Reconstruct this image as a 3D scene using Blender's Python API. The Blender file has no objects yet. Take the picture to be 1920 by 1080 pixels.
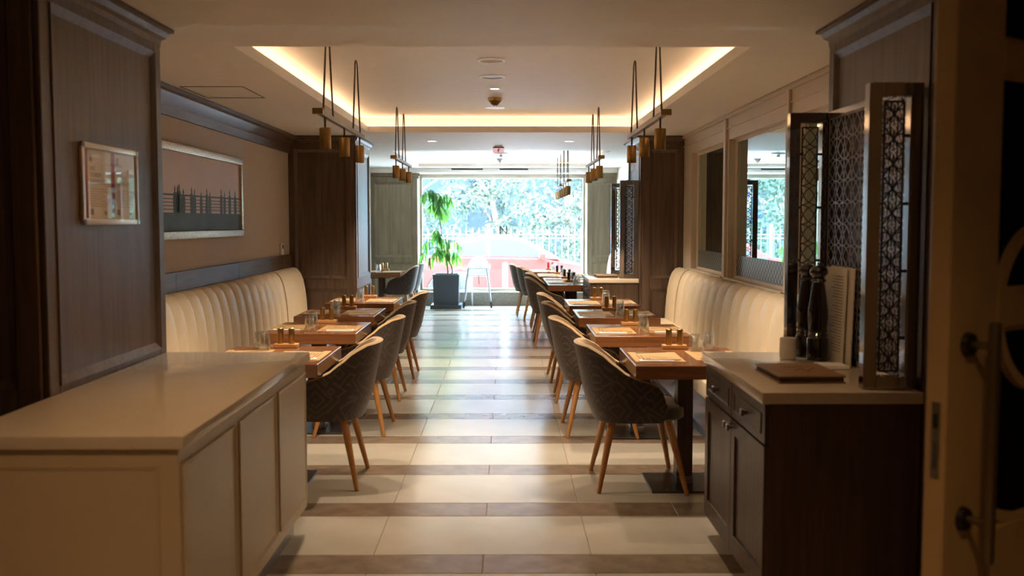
import bpy, bmesh, math, random
from mathutils import Vector, Matrix
random.seed(7)
PI = math.pi
SC = bpy.context.scene
COL = SC.collection

# ------------------------------------------------------------------ camera, world, light, exposure
cd = bpy.data.cameras.new('camera'); cam = bpy.data.objects.new('camera', cd); COL.objects.link(cam)
cam.location = (0, 0, 1.53)
cam.rotation_euler = (PI/2 - math.atan(125.5/1867), 0, -math.atan(11/1867))
cd.sensor_width = 36.0; cd.lens = 35.0; cd.clip_start = 0.05; cd.clip_end = 300
cd.dof.use_dof = True; cd.dof.focus_distance = 9.0; cd.dof.aperture_fstop = 2.6
SC.camera = cam
SC.view_settings.view_transform = 'Standard'; SC.view_settings.look = 'None'
SC.view_settings.gamma = 1.0; SC.view_settings.use_curve_mapping = False
SC.view_settings.exposure = 2.33
SC.cycles.use_denoising = True
SC.cycles.max_bounces = 10; SC.cycles.diffuse_bounces = 5; SC.cycles.glossy_bounces = 6
SC.cycles.transmission_bounces = 8; SC.cycles.transparent_max_bounces = 16
SC.cycles.sample_clamp_indirect = 6.0
SC.cycles.caustics_reflective = True; SC.cycles.caustics_refractive = False

w = bpy.data.worlds.new('world'); SC.world = w; w.use_nodes = True
w.node_tree.nodes['Background'].inputs[0].default_value = (0.55, 0.80, 1.0, 1)
w.node_tree.nodes['Background'].inputs[1].default_value = 10.0
sd = bpy.data.lights.new('sun', 'SUN'); sun = bpy.data.objects.new('sun', sd); COL.objects.link(sun)
sd.energy = 20.0; sd.angle = 0.01; sd.color = (0.92, 0.97, 1.0)
sun.rotation_euler = Vector((0.85, -0.12, -1.0)).to_track_quat('-Z', 'Y').to_euler()
# portal over the end window so that daylight is sampled well
pd = bpy.data.lights.new('window_portal', 'AREA'); po = bpy.data.objects.new('window_portal', pd); COL.objects.link(po)
pd.shape = 'RECTANGLE'; pd.size = 3.0; pd.size_y = 2.1; pd.cycles.is_portal = True
po.location = (-0.06, 18.3, 1.28); po.rotation_euler = (-PI/2, 0, 0)

# ------------------------------------------------------------------ materials
def nodes_of(m):
    m.use_nodes = True
    nt = m.node_tree; return nt, nt.nodes, nt.links, nt.nodes['Principled BSDF']
def setp(b, **k):
    for n, v in k.items():
        n = n.replace('_', ' ')
        if n in b.inputs: b.inputs[n].default_value = v
def rgba(c): return (c[0], c[1], c[2], 1.0)
def mat(name, col, rough=0.5, metal=0.0, var=0.0, scale=8.0, bump=0.0, bscale=60.0, coat=0.0, sheen=0.0, stretch=(1,1,1)):
    m = bpy.data.materials.new(name); nt, N, L, b = nodes_of(m)
    setp(b, Roughness=rough, Metallic=metal, Coat_Weight=coat, Sheen_Weight=sheen)
    b.inputs['Base Color'].default_value = rgba(col)
    tc = N.new('ShaderNodeTexCoord'); mp = N.new('ShaderNodeMapping'); mp.inputs['Scale'].default_value = stretch
    L.new(tc.outputs['Object'], mp.inputs['Vector'])
    nz = N.new('ShaderNodeTexNoise'); nz.inputs['Scale'].default_value = scale; nz.inputs['Detail'].default_value = 5
    L.new(mp.outputs[0], nz.inputs['Vector'])
    cr = N.new('ShaderNodeValToRGB')
    v = max(var, 0.02)
    cr.color_ramp.elements[0].position = 0.3; cr.color_ramp.elements[1].position = 0.7
    cr.color_ramp.elements[0].color = rgba([c*(1-v) for c in col]); cr.color_ramp.elements[1].color = rgba([min(1, c*(1+v)) for c in col])
    L.new(nz.outputs['Fac'], cr.inputs[0]); L.new(cr.outputs[0], b.inputs['Base Color'])
    if bump > 0:
        n2 = N.new('ShaderNodeTexNoise'); n2.inputs['Scale'].default_value = bscale; L.new(mp.outputs[0], n2.inputs['Vector'])
        bp = N.new('ShaderNodeBump'); bp.inputs['Strength'].default_value = bump; bp.inputs['Distance'].default_value = 0.01
        L.new(n2.outputs['Fac'], bp.inputs['Height']); L.new(bp.outputs[0], b.inputs['Normal'])
    return m
def wood(name, c1, c2, rough=0.35, stretch=(14, 14, 0.9), coat=0.0, bump=0.05):
    m = bpy.data.materials.new(name); nt, N, L, b = nodes_of(m)
    setp(b, Roughness=rough, Coat_Weight=coat, Coat_Roughness=0.12)
    tc = N.new('ShaderNodeTexCoord'); mp = N.new('ShaderNodeMapping'); mp.inputs['Scale'].default_value = stretch
    oi = N.new('ShaderNodeObjectInfo'); ad = N.new('ShaderNodeVectorMath'); ad.operation = 'ADD'
    L.new(tc.outputs['Object'], ad.inputs[0]); L.new(oi.outputs['Random'], ad.inputs[1])
    L.new(ad.outputs[0], mp.inputs['Vector'])
    nz = N.new('ShaderNodeTexNoise'); nz.inputs['Scale'].default_value = 2.2; nz.inputs['Detail'].default_value = 9; nz.inputs['Distortion'].default_value = 0.7
    L.new(mp.outputs[0], nz.inputs['Vector'])
    cr = N.new('ShaderNodeValToRGB'); cr.color_ramp.elements[0].position = 0.3; cr.color_ramp.elements[1].position = 0.72
    cr.color_ramp.elements[0].color = rgba(c1); cr.color_ramp.elements[1].color = rgba(c2)
    L.new(nz.outputs['Fac'], cr.inputs[0]); L.new(cr.outputs[0], b.inputs['Base Color'])
    bp = N.new('ShaderNodeBump'); bp.inputs['Strength'].default_value = bump; bp.inputs['Distance'].default_value = 0.004
    L.new(nz.outputs['Fac'], bp.inputs['Height']); L.new(bp.outputs[0], b.inputs['Normal'])
    return m
def emis(name, col, s):
    m = bpy.data.materials.new(name); nt, N, L, b = nodes_of(m)
    b.inputs['Base Color'].default_value = rgba(col); b.inputs['Emission Color'].default_value = rgba(col); b.inputs['Emission Strength'].default_value = s
    return m
def pane_mat(name, tint, refl=0.08, col=(1, 1, 1), ex=4.0, k=0.6):
    m = bpy.data.materials.new(name); m.use_nodes = True; nt = m.node_tree; N, L = nt.nodes, nt.links
    for n in list(N):
        if n.type == 'BSDF_PRINCIPLED': N.remove(n)
    out = [n for n in N if n.type == 'OUTPUT_MATERIAL'][0]
    t = N.new('ShaderNodeBsdfTransparent'); t.inputs[0].default_value = rgba(tint)
    g = N.new('ShaderNodeBsdfGlossy'); g.inputs['Roughness'].default_value = 0.02; g.inputs[0].default_value = rgba(col)
    lw = N.new('ShaderNodeLayerWeight'); lw.inputs[0].default_value = 0.5
    pw = N.new('ShaderNodeMath'); pw.operation = 'POWER'; pw.inputs[1].default_value = ex; L.new(lw.outputs['Facing'], pw.inputs[0])
    ma = N.new('ShaderNodeMath'); ma.operation = 'MULTIPLY_ADD'; ma.inputs[1].default_value = k; ma.inputs[2].default_value = refl*0.3; L.new(pw.outputs[0], ma.inputs[0])
    mx = N.new('ShaderNodeMixShader'); L.new(ma.outputs[0], mx.inputs[0]); L.new(t.outputs[0], mx.inputs[1]); L.new(g.outputs[0], mx.inputs[2])
    L.new(mx.outputs[0], out.inputs[0]); return m
def glass_mat(name, col=(1, 1, 1)):
    m = bpy.data.materials.new(name); nt, N, L, b = nodes_of(m)
    setp(b, Roughness=0.0, IOR=1.45, Transmission_Weight=1.0); b.inputs['Base Color'].default_value = rgba(col)
    return m
def pattern_fabric(name, c1, c2):
    m = bpy.data.materials.new(name); nt, N, L, b = nodes_of(m); setp(b, Roughness=0.9, Sheen_Weight=0.25)
    tc = N.new('ShaderNodeTexCoord'); vo = N.new('ShaderNodeTexVoronoi'); vo.distance = 'MANHATTAN'
    vo.inputs['Scale'].default_value = 7.0; vo.inputs['Randomness'].default_value = 0.75
    L.new(tc.outputs['Object'], vo.inputs['Vector'])
    mu = N.new('ShaderNodeMath'); mu.operation = 'MULTIPLY'; mu.inputs[1].default_value = 20.0
    L.new(vo.outputs['Distance'], mu.inputs[0])
    sn = N.new('ShaderNodeMath'); sn.operation = 'SINE'; L.new(mu.outputs[0], sn.inputs[0])
    cr = N.new('ShaderNodeValToRGB'); cr.color_ramp.elements[0].position = 0.45; cr.color_ramp.elements[1].position = 0.85
    cr.color_ramp.elements[0].color = rgba(c1); cr.color_ramp.elements[1].color = rgba(c2)
    L.new(sn.outputs[0], cr.inputs[0]); L.new(cr.outputs[0], b.inputs['Base Color'])
    return m
def etched(name):
    # scale pattern printed on dark tinted glass
    m = bpy.data.materials.new(name); nt, N, L, b = nodes_of(m); setp(b, Roughness=0.3, Metallic=0.0)
    tc = N.new('ShaderNodeTexCoord'); sp = N.new('ShaderNodeSeparateXYZ'); L.new(tc.outputs['Object'], sp.inputs[0])
    def math_(op, a, bb=None):
        n = N.new('ShaderNodeMath'); n.operation = op
        if isinstance(a, float): n.inputs[0].default_value = a
        else: L.new(a, n.inputs[0])
        if bb is not None:
            if isinstance(bb, float): n.inputs[1].default_value = bb
            else: L.new(bb, n.inputs[1])
        return n.outputs[0]
    fy = math_('SINE', math_('MULTIPLY', sp.outputs[1], 75.0)); fz = math_('SINE', math_('MULTIPLY', sp.outputs[2], 95.0))
    f = math_('ABSOLUTE', math_('ADD', fy, fz))
    cr = N.new('ShaderNodeValToRGB'); cr.color_ramp.elements[0].position = 0.18; cr.color_ramp.elements[1].position = 0.55
    cr.color_ramp.elements[0].color = (0.35, 0.42, 0.42, 1); cr.color_ramp.elements[1].color = (0.012, 0.02, 0.022, 1)
    L.new(f, cr.inputs[0]); L.new(cr.outputs[0], b.inputs['Base Color'])
    return m

M = {}
M['wood_dark'] = wood('dark_stained_wood', (0.056, 0.033, 0.022), (0.118, 0.074, 0.050), 0.42, coat=0.05)
M['wood_dark_h'] = wood('dark_stained_wood_horizontal', (0.058, 0.035, 0.024), (0.120, 0.076, 0.052), 0.45, (14, 0.9, 14))
M['wood_grey'] = wood('weathered_oak_panel', (0.150, 0.118, 0.078), (0.235, 0.190, 0.130), 0.45, (12, 12, 0.8))  # greyish wood, paled further with window glare put into the colour
M['wood_table'] = wood('reddish_walnut', (0.150, 0.055, 0.019), (0.280, 0.108, 0.038), 0.22, (1.0, 14, 14), coat=0.5)
M['wood_leg'] = wood('honey_beech', (0.32, 0.135, 0.035), (0.44, 0.20, 0.06), 0.4, (20, 20, 1.5))
M['wood_post'] = wood('dark_walnut_post', (0.035, 0.014, 0.007), (0.07, 0.03, 0.015), 0.35, (14, 14, 0.9), coat=0.2)
M['holder'] = wood('shaker_holder_oak', (0.38, 0.17, 0.05), (0.52, 0.26, 0.09), 0.5, (2, 20, 20))
M['cream_tile'] = mat('cream_marble_tile', (0.43, 0.385, 0.318), 0.19, var=0.10, scale=2.4)
M['brown_tile'] = mat('brown_marble_tile', (0.20, 0.145, 0.10), 0.22, var=0.22, scale=9)
M['grout'] = mat('grout', (0.20, 0.16, 0.12), 0.8)
M['ceiling'] = mat('ceiling_paint', (0.70, 0.66, 0.62), 0.55, var=0.02)
M['taupe'] = mat('woven_taupe_wallcovering', (0.43, 0.365, 0.315), 0.85, var=0.10, scale=120, bump=0.15, bscale=300)
M['cream_wall'] = mat('cream_painted_joinery', (0.55, 0.46, 0.36), 0.45, var=0.03)
M['quartz'] = mat('cream_quartz', (0.70, 0.61, 0.50), 0.16, var=0.02, scale=60, coat=0.3)
M['lacquer'] = mat('cream_lacquer', (0.58, 0.47, 0.33), 0.38, var=0.02)
M['steel'] = mat('brushed_steel', (0.36, 0.34, 0.32), 0.30, 1.0, var=0.08, scale=40)
M['dark_steel'] = mat('dark_brushed_steel', (0.10, 0.095, 0.09), 0.3, 1.0, var=0.1, scale=30)
M['chrome'] = mat('chrome', (0.42, 0.40, 0.40), 0.08, 1.0)
M['gunmetal'] = mat('dark_metal', (0.06, 0.055, 0.05), 0.35, 0.9)
M['bronze_lattice'] = mat('dark_bronze_lattice', (0.045, 0.035, 0.03), 0.4, 0.6)
M['silver_lattice'] = mat('silver_lattice', (0.50, 0.47, 0.47), 0.35, 0.8)
M['brass'] = mat('aged_brass', (0.38, 0.235, 0.085), 0.32, 1.0, var=0.10, scale=30)
M['rod'] = mat('dark_bronze_rod', (0.13, 0.085, 0.055), 0.4, 0.7)
M['leather'] = mat('cream_leather', (0.56, 0.46, 0.325), 0.42, var=0.05, scale=6, bump=0.05, bscale=180)
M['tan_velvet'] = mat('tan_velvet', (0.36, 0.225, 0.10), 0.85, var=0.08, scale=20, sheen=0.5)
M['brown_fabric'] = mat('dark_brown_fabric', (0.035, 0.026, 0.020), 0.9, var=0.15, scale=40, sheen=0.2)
M['seat_fabric'] = mat('olive_brown_velvet', (0.075, 0.055, 0.034), 0.85, var=0.12, scale=30, sheen=0.4)
M['chair_pattern'] = pattern_fabric('geometric_jacquard', (0.045, 0.031, 0.025), (0.084, 0.056, 0.042))
M['mirror'] = mat('teal_tinted_mirror', (0.46, 0.63, 0.64), 0.01, 1.0)
M['etched'] = etched('etched_scale_print')
M['kraft'] = mat('kraft_paper', (0.38, 0.225, 0.085), 0.8, var=0.05, scale=40)
M['ink'] = mat('dark_ink', (0.10, 0.055, 0.025), 0.8)
M['ink_soft'] = mat('grey_ink', (0.30, 0.22, 0.18), 0.8)
M['paper'] = mat('white_paper', (0.75, 0.70, 0.62), 0.8)
M['napkin'] = mat('white_napkin', (0.80, 0.77, 0.72), 0.9)
M['glass'] = pane_mat('clear_glass', (0.90, 0.925, 0.93), 0.40, ex=2.2, k=0.9)
M['window_glass'] = pane_mat('window_pane', (0.97, 0.985, 0.985))
M['dark_glass'] = mat('dark_door_glass', (0.003, 0.0025, 0.002), 0.7)
M['picture_glass'] = pane_mat('picture_glass', (0.97, 0.97, 0.97))
M['frame_bronze'] = mat('bronze_window_frame', (0.34, 0.29, 0.22), 0.45)
M['stone'] = mat('speckled_stone', (0.20, 0.18, 0.15), 0.6, var=0.45, scale=60)
M['white_paint'] = mat('white_paint', (0.80, 0.80, 0.80), 0.4)
M['plastic_white'] = mat('white_plastic', (0.78, 0.80, 0.82), 0.35)
M['plastic_grey'] = mat('grey_plastic', (0.40, 0.42, 0.44), 0.4)
M['door_paint'] = mat('ochre_cream_door', (0.46, 0.31, 0.15), 0.4, var=0.04)
M['handle'] = mat('aged_bronze_handle', (0.17, 0.125, 0.07), 0.4, 0.8)
M['black'] = mat('black', (0.01, 0.01, 0.01), 0.4)
M['mill'] = mat('black_lacquered_wood', (0.010, 0.006, 0.005), 0.12, coat=0.6)
M['pot'] = mat('slate_blue_planter', (0.055, 0.075, 0.10), 0.4)
M['soil'] = mat('soil', (0.03, 0.02, 0.012), 0.95, var=0.4, scale=60)
M['bark'] = mat('grey_brown_bark', (0.14, 0.095, 0.07), 0.85, var=0.25, scale=40)
def leaf_mat(name, col, tr, var=0.35, scale=14):
    m = mat(name, col, 0.4, var=var, scale=scale); nt = m.node_tree; N, L = nt.nodes, nt.links
    out = [n for n in N if n.type == 'OUTPUT_MATERIAL'][0]; p = N['Principled BSDF']
    t = N.new('ShaderNodeBsdfTranslucent'); t.inputs[0].default_value = rgba(tr); mx = N.new('ShaderNodeMixShader'); mx.inputs[0].default_value = 0.4
    L.new(p.outputs[0], mx.inputs[1]); L.new(t.outputs[0], mx.inputs[2]); L.new(mx.outputs[0], out.inputs[0]); return m
M['leaf'] = leaf_mat('green_ficus_leaf', (0.055, 0.16, 0.045), (0.16, 0.42, 0.06))
M['tree_leaf'] = mat('street_tree_leaf', (0.028, 0.046, 0.026), 0.6, var=0.6, scale=2.5)
M['led'] = emis('warm_led_strip', (1.0, 0.67, 0.38), 3.9)
M['lens'] = emis('warm_lamp_lens', (1.0, 0.70, 0.38), 14.0)
M['down'] = emis('cool_downlight', (0.86, 0.88, 1.0), 5.0)
M['frame_silver'] = mat('antique_silver_frame', (0.46, 0.37, 0.25), 0.35, 0.85, var=0.35, scale=60, bump=0.3, bscale=90)
M['mauve'] = mat('mauve_sky_print', (0.54, 0.47, 0.49), 0.7, var=0.04, scale=3)
M['teal_print'] = mat('slate_teal_print', (0.055, 0.10, 0.13), 0.7, var=0.15, scale=6)
M['teal_fig'] = mat('slate_figure_print', (0.05, 0.09, 0.12), 0.7)
M['maroon'] = mat('maroon_print', (0.30, 0.06, 0.10), 0.7)
M['aluminium'] = mat('satin_aluminium', (0.55, 0.47, 0.40), 0.3, 0.8)
M['book_top'] = wood('kraft_board', (0.27, 0.15, 0.065), (0.36, 0.20, 0.09), 0.5, (2, 20, 20))
M['car_red'] = mat('red_car_paint', (0.105, 0.018, 0.014), 0.4)
M['tyre'] = mat('tyre_rubber', (0.02, 0.02, 0.02), 0.8)
M['car_glass'] = mat('car_glass', (0.030, 0.040, 0.052), 0.4)
for k_, v_ in (('cream_tile', 0.36), ('brown_tile', 0.36), ('car_red', 0.2), ('car_glass', 0.1), ('dark_glass', 0.1)): M[k_].node_tree.nodes['Principled BSDF'].inputs['Specular IOR Level'].default_value = v_
M['asphalt'] = mat('sunlit_asphalt', (0.36, 0.38, 0.40), 0.9, var=0.1, scale=8)
M['pave'] = mat('pale_pavement', (0.58, 0.60, 0.62), 0.9, var=0.08, scale=3)
M['fence'] = mat('pale_grey_ironwork', (0.085, 0.09, 0.10), 0.5)
M['facade'] = mat('blue_grey_facade', (0.014, 0.024, 0.055), 0.8, var=0.1, scale=0.6)
M['facade_win'] = mat('facade_window', (0.03, 0.045, 0.07), 0.15)
M['red'] = mat('red_plastic', (0.5, 0.03, 0.03), 0.4)
M['green'] = mat('green_plastic', (0.03, 0.35, 0.25), 0.4)

# ------------------------------------------------------------------ mesh helpers
class Fr:
    """local frame: u along the face, n out of the face, z up"""
    def __init__(s, ox=0, oy=0, deg=0, oz=0):
        a = math.radians(deg); s.o = (ox, oy, oz); s.u = (math.cos(a), math.sin(a)); s.n = (math.sin(a), -math.cos(a))
    def __call__(s, u, n, z):
        return (s.o[0]+u*s.u[0]+n*s.n[0], s.o[1]+u*s.u[1]+n*s.n[1], s.o[2]+z)
ID = lambda x, y, z: (x, y, z)

class B:
    def __init__(s): s.bm = bmesh.new()
    def add(s, vs, fs, bev=0.0, seg=1):
        v = [s.bm.verts.new(p) for p in vs]; fl = []
        for f in fs:
            try: fl.append(s.bm.faces.new([v[i] for i in f]))
            except ValueError: pass
        bmesh.ops.recalc_face_normals(s.bm, faces=fl)
        if bev > 0:
            es = list({e for f in fl for e in f.edges})
            bmesh.ops.bevel(s.bm, geom=es, offset=bev, segments=seg, affect='EDGES', profile=0.6)
        return s
    def box(s, a0, a1, b0, b1, c0, c1, fr=ID, bev=0.0, seg=1):
        vs = [fr(x, y, z) for x in (a0, a1) for y in (b0, b1) for z in (c0, c1)]
        return s.add(vs, [(0,1,3,2), (4,6,7,5), (0,4,5,1), (2,3,7,6), (0,2,6,4), (1,5,7,3)], bev, seg)
    def prism(s, pts, c0, c1, fr=ID, mode='xy', bev=0.0, seg=1):
        """polygon extruded; mode 'xy': pts are (x,y) extruded in z; 'xz': pts (x,z) extruded in y"""
        if mode == 'xy': vs = [fr(p[0], p[1], c0) for p in pts] + [fr(p[0], p[1], c1) for p in pts]
        elif mode == 'xz': vs = [fr(p[0], c0, p[1]) for p in pts] + [fr(p[0], c1, p[1]) for p in pts]
        else: vs = [fr(c0, p[0], p[1]) for p in pts] + [fr(c1, p[0], p[1]) for p in pts]
        n = len(pts)
        return s.add(vs, [tuple(range(n)), tuple(range(n, 2*n))] + [(i, (i+1) % n, n+(i+1) % n, n+i) for i in range(n)], bev, seg)
    def cone(s, p0, p1, r0, r1, seg=12):
        p0, p1 = Vector(p0), Vector(p1); d = (p1-p0).normalized()
        q = d.to_track_quat('Z', 'Y'); vs = []
        for p, r in ((p0, r0), (p1, r1)):
            for i in range(seg):
                a = 2*PI*i/seg; vs.append(p + q @ Vector((r*math.cos(a), r*math.sin(a), 0)))
        return s.add(vs, [tuple(range(seg)), tuple(range(seg, 2*seg))] + [(i, (i+1) % seg, seg+(i+1) % seg, seg+i) for i in range(seg)])
    def lathe(s, prof, c=(0, 0, 0), seg=24, closed=False):
        vs = []; n = len(prof)
        for i in range(seg):
            a = 2*PI*i/seg
            for r, z in prof: vs.append((c[0]+r*math.cos(a), c[1]+r*math.sin(a), c[2]+z))
        fs = []
        for i in range(seg):
            j = (i+1) % seg
            for k in range(n if closed else n-1):
                k2 = (k+1) % n; fs.append((i*n+k, j*n+k, j*n+k2, i*n+k2))
        s.add(vs, fs)
        bmesh.ops.remove_doubles(s.bm, verts=s.bm.verts[:], dist=1e-5)
        return s
    def tube(s, path, r, seg=6, r1=None):
        P = [Vector(p) for p in path]; n = len(P); vs = []
        for i, p in enumerate(P):
            d = (P[min(i+1, n-1)] - P[max(i-1, 0)]).normalized(); q = d.to_track_quat('Z', 'Y')
            rr = r if r1 is None else r + (r1-r)*i/(n-1)
            for k in range(seg):
                a = 2*PI*k/seg; vs.append(p + q @ Vector((rr*math.cos(a), rr*math.sin(a), 0)))
        fs = [tuple(range(seg)), tuple(range((n-1)*seg, n*seg))]
        for i in range(n-1):
            for k in range(seg):
                fs.append((i*seg+k, i*seg+(k+1) % seg, (i+1)*seg+(k+1) % seg, (i+1)*seg+k))
        return s.add(vs, fs)
    def ring(s, u0, u1, z0, z1, w, n0, nout, nin, fr):
        """mitred rectangular moulding on a face, sloping from nout (outer) to nin (inner)"""
        O = [(u0, z0), (u1, z0), (u1, z1), (u0, z1)]; I = [(u0+w, z0+w), (u1-w, z0+w), (u1-w, z1-w), (u0+w, z1-w)]
        vs = [fr(p[0], n0, p[1]) for p in O] + [fr(p[0], nout, p[1]) for p in O] + [fr(p[0], nin, p[1]) for p in I] + [fr(p[0], n0, p[1]) for p in I]
        fs = []
        for i in range(4):
            j = (i+1) % 4
            fs += [(i, j, 4+j, 4+i), (4+i, 4+j, 8+j, 8+i), (8+i, 8+j, 12+j, 12+i), (12+i, 12+j, j, i)]
        return s.add(vs, fs)
    def mesh(s, name, m, smooth=False):
        me = bpy.data.meshes.new(name); s.bm.to_mesh(me); s.bm.free()
        for mm in (m if isinstance(m, list) else [m]): me.materials.append(M[mm])
        if smooth:
            for p in me.polygons: p.use_smooth = True
        return me
    def obj(s, name, m, parent=None, smooth=False):
        return link(name, s.mesh(name, m, smooth), parent)

def link(name, me, parent=None, loc=None, rz=None):
    o = bpy.data.objects.new(name, me); COL.objects.link(o)
    if parent is not None: o.parent = parent
    if loc is not None: o.location = loc
    if rz is not None: o.rotation_euler = (0, 0, rz)
    return o
def tag(o, label, cat, group=None):
    o['label'] = label; o['category'] = cat
    if group: o['group'] = group
    return o
def thing(name, label, cat, loc=(0, 0, 0), rz=0.0, group=None):
    o = bpy.data.objects.new(name, None); COL.objects.link(o); o.empty_display_size = 0.05
    o.location = loc; o.rotation_euler = (0, 0, rz)
    return tag(o, label, cat, group)
def struct(o, label=None):
    o['kind'] = 'structure'
    if label: o['label'] = label
    return o
def sroot(name, label=None, loc=(0, 0, 0)):
    o = bpy.data.objects.new(name, None); COL.objects.link(o); o.location = loc; o.empty_display_size = 0.05
    return struct(o, label)
def bm_smooth(o, ang=35):
    me = o.data
    for p in me.polygons: p.use_smooth = True
    try: me.set_sharp_from_angle(angle=math.radians(ang))
    except Exception: pass
    return o
def copy_tree(o, parent=None):
    c = o.copy(); COL.objects.link(c)
    if parent is not None: c.parent = parent
    for ch in list(o.children): copy_tree(ch, c)
    return c
def text_mesh(txt, size, depth=0.0005, align='LEFT'):
    cu = bpy.data.curves.new('lettering', 'FONT'); cu.body = txt; cu.size = size; cu.extrude = depth; cu.align_x = align
    cu.resolution_u = 2
    o = bpy.data.objects.new('lettering', cu); COL.objects.link(o)
    dg = bpy.context.evaluated_depsgraph_get(); me = bpy.data.meshes.new_from_object(o.evaluated_get(dg))
    bpy.data.objects.remove(o); bpy.data.curves.remove(cu)
    return me

# ------------------------------------------------------------------ key dimensions (metres)
XL, XR = -2.38, 1.95          # side walls of the dining room
ZC = 2.46                     # soffit
YF0, YF1 = 3.60, 4.90         # front columns
YP0, YP1 = 10.95, 12.10       # rear pilasters
YW = 18.05                    # end window

# ------------------------------------------------------------------ floor
fl = B().box(-3.2, 2.8, -2.2, YW+0.25, -0.12, -0.004).obj('floor', 'grout'); struct(fl, 'polished cream marble floor with brown cross bands')
PER = 0.8455; Y0 = 4.485
lt = B().box(-0.4985, 0.4985, 0.0015, 0.5985, -0.02, 0.0, bev=0.0015).mesh('tile', 'cream_tile')
bt = B().box(-0.4985, 0.4985, 0.0015, 0.2440, -0.02, 0.0, bev=0.0015).mesh('band_tile', 'brown_tile')
for k in range(-8, 16):
    y = Y0 + k*PER
    for i in range(-3, 3):
        if y + 0.6 < YW + 0.1: link('tile', lt, fl, (-0.11 + i, y, 0)) if -3.2 < -0.11+i-0.5 < 2.4 else None
    for i in range(-2, 3):
        if y - 0.2455 + 0.24 < YW: link('band_tile', bt, fl, (-0.605 + i, y-0.2455, 0))

# ------------------------------------------------------------------ ceiling with two lit trays
T1 = (-1.452, 1.312, 5.40, 10.54); T2 = (-1.50, 1.385, 13.25, 17.20)
def slab_with_holes(b, x0, x1, y0, y1, z0, z1, holes):
    ys = y0
    for (hx0, hx1, hy0, hy1) in holes:
        b.box(x0, x1, ys, hy0, z0, z1); b.box(x0, hx0, hy0, hy1, z0, z1); b.box(hx1, x1, hy0, hy1, z0, z1); ys = hy1
    b.box(x0, x1, ys, y1, z0, z1)
b = B(); slab_with_holes(b, -3.2, 2.8, -2.2, YW+0.2, ZC, ZC+0.065, [T1, T2])
ceil = struct(b.obj('ceiling', 'ceiling'), 'painted ceiling with two recessed light trays')
b = B(); g = 0.24
for (x0, x1, y0, y1), zt in ((T1, 2.63), (T2, 2.56)):
    b.box(x0-g, x1+g, y0-g, y1+g, zt, zt+0.02)
    b.box(x0-g-0.02, x0-g, y0-g, y1+g, ZC+0.065, zt+0.02); b.box(x1+g, x1+g+0.02, y0-g, y1+g, ZC+0.065, zt+0.02)
    b.box(x0-g, x1+g, y0-g-0.02, y0-g, ZC+0.065, zt+0.02); b.box(x0-g, x1+g, y1+g, y1+g+0.02, ZC+0.065, zt+0.02)
b.obj('tray_ceiling', 'ceiling', ceil)
B().box(-3.3, 2.9, -2.3, YW+0.25, 2.72, 2.85).obj('roof_slab', 'ceiling', ceil)  # unseen slab added over the ceiling to stop sun leaking in
# window-side bulkhead
B().box(XL, XR, 17.50, YW+0.2, 2.375, ZC-0.001).obj('bulkhead', 'ceiling', ceil)
def led(x0, x1, y0, y1, label):
    tag(B().box(x0, x1, y0, y1, ZC+0.0655, ZC+0.078).obj('cove_light_strip', 'led'), label, 'light strip', 'warm strip lights hidden in the ceiling trays')
for (x0, x1, y0, y1), nm in ((T1, 'front ceiling tray over the tables'), (T2, 'rear ceiling tray by the window')):
    led(x0-0.13, x0-0.11, y0-0.1, y1+0.1, 'warm strip light in the left edge of the ' + nm)
    led(x1+0.11, x1+0.13, y0-0.1, y1+0.1, 'warm strip light in the right edge of the ' + nm)
    led(x0-0.1, x1+0.1, y1+0.11, y1+0.13, 'warm strip light in the far edge of the ' + nm)
# access hatch in left soffit
hb = B(); hb.ring(-2.26, -1.82, 6.98, 7.62, 0.010, 0, 0.003, 0.003, lambda u, n, z: (u, z, ZC-n))
hb.obj('access_hatch_line', 'gunmetal', ceil)

# ------------------------------------------------------------------ walls
def wallbox(name, x0, x1, y0, y1, z0, z1, m, label=None):
    return struct(B().box(x0, x1, y0, y1, z0, z1).obj(name, m), label)
wall_left = wallbox('wall_left', XL-0.12, XL, YF1, YP0+0.02, 0, ZC, 'taupe', 'taupe woven wallcovering behind the left banquette')
wallbox('wall_left_rear', XL-0.12, XL, YP1-0.02, YW, 0, ZC, 'cream_wall', 'pale side wall of the rear left bay')
wallbox('wall_right_rear', XR, XR+0.12, YP1-0.02, YW, 0, ZC, 'cream_wall', 'pale side wall of the rear right bay')
wallbox('wall_entry_left', -3.2, -3.08, -2.2, YF0+0.1, 0, ZC, 'taupe')
wallbox('wall_entry_right', 2.68, 2.8, -2.2, YF0+0.1, 0, ZC, 'taupe')
wallbox('wall_door_side', 1.87, 2.70, 2.93, 3.05, 0, ZC, 'wood_dark', 'dark wood wall beside the open door')
wallbox('wall_back', -3.2, 2.8, -2.2, -2.08, 0, ZC, 'taupe')

def crown(b, fr, u0, u1, zt, drop=0.16, proj=0.10, e0=0, e1=0):
    """crown moulding: stepped profile swept along u"""
    prof = [(0.0, zt-drop), (0.018, zt-drop), (0.022, zt-drop*0.62), (0.04, zt-drop*0.5), (proj*0.72, zt-drop*0.22), (proj, zt-drop*0.16), (proj, zt), (0.0, zt)]
    vs = []; n = len(prof)
    for p in prof: vs.append(fr(u0 - e0*p[0], p[0], p[1]))
    for p in prof: vs.append(fr(u1 + e1*p[0], p[0], p[1]))
    b.add(vs, [tuple(range(n)), tuple(range(n, 2*n))] + [(i, (i+1) % n, n+(i+1) % n, n+i) for i in range(n)])

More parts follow.
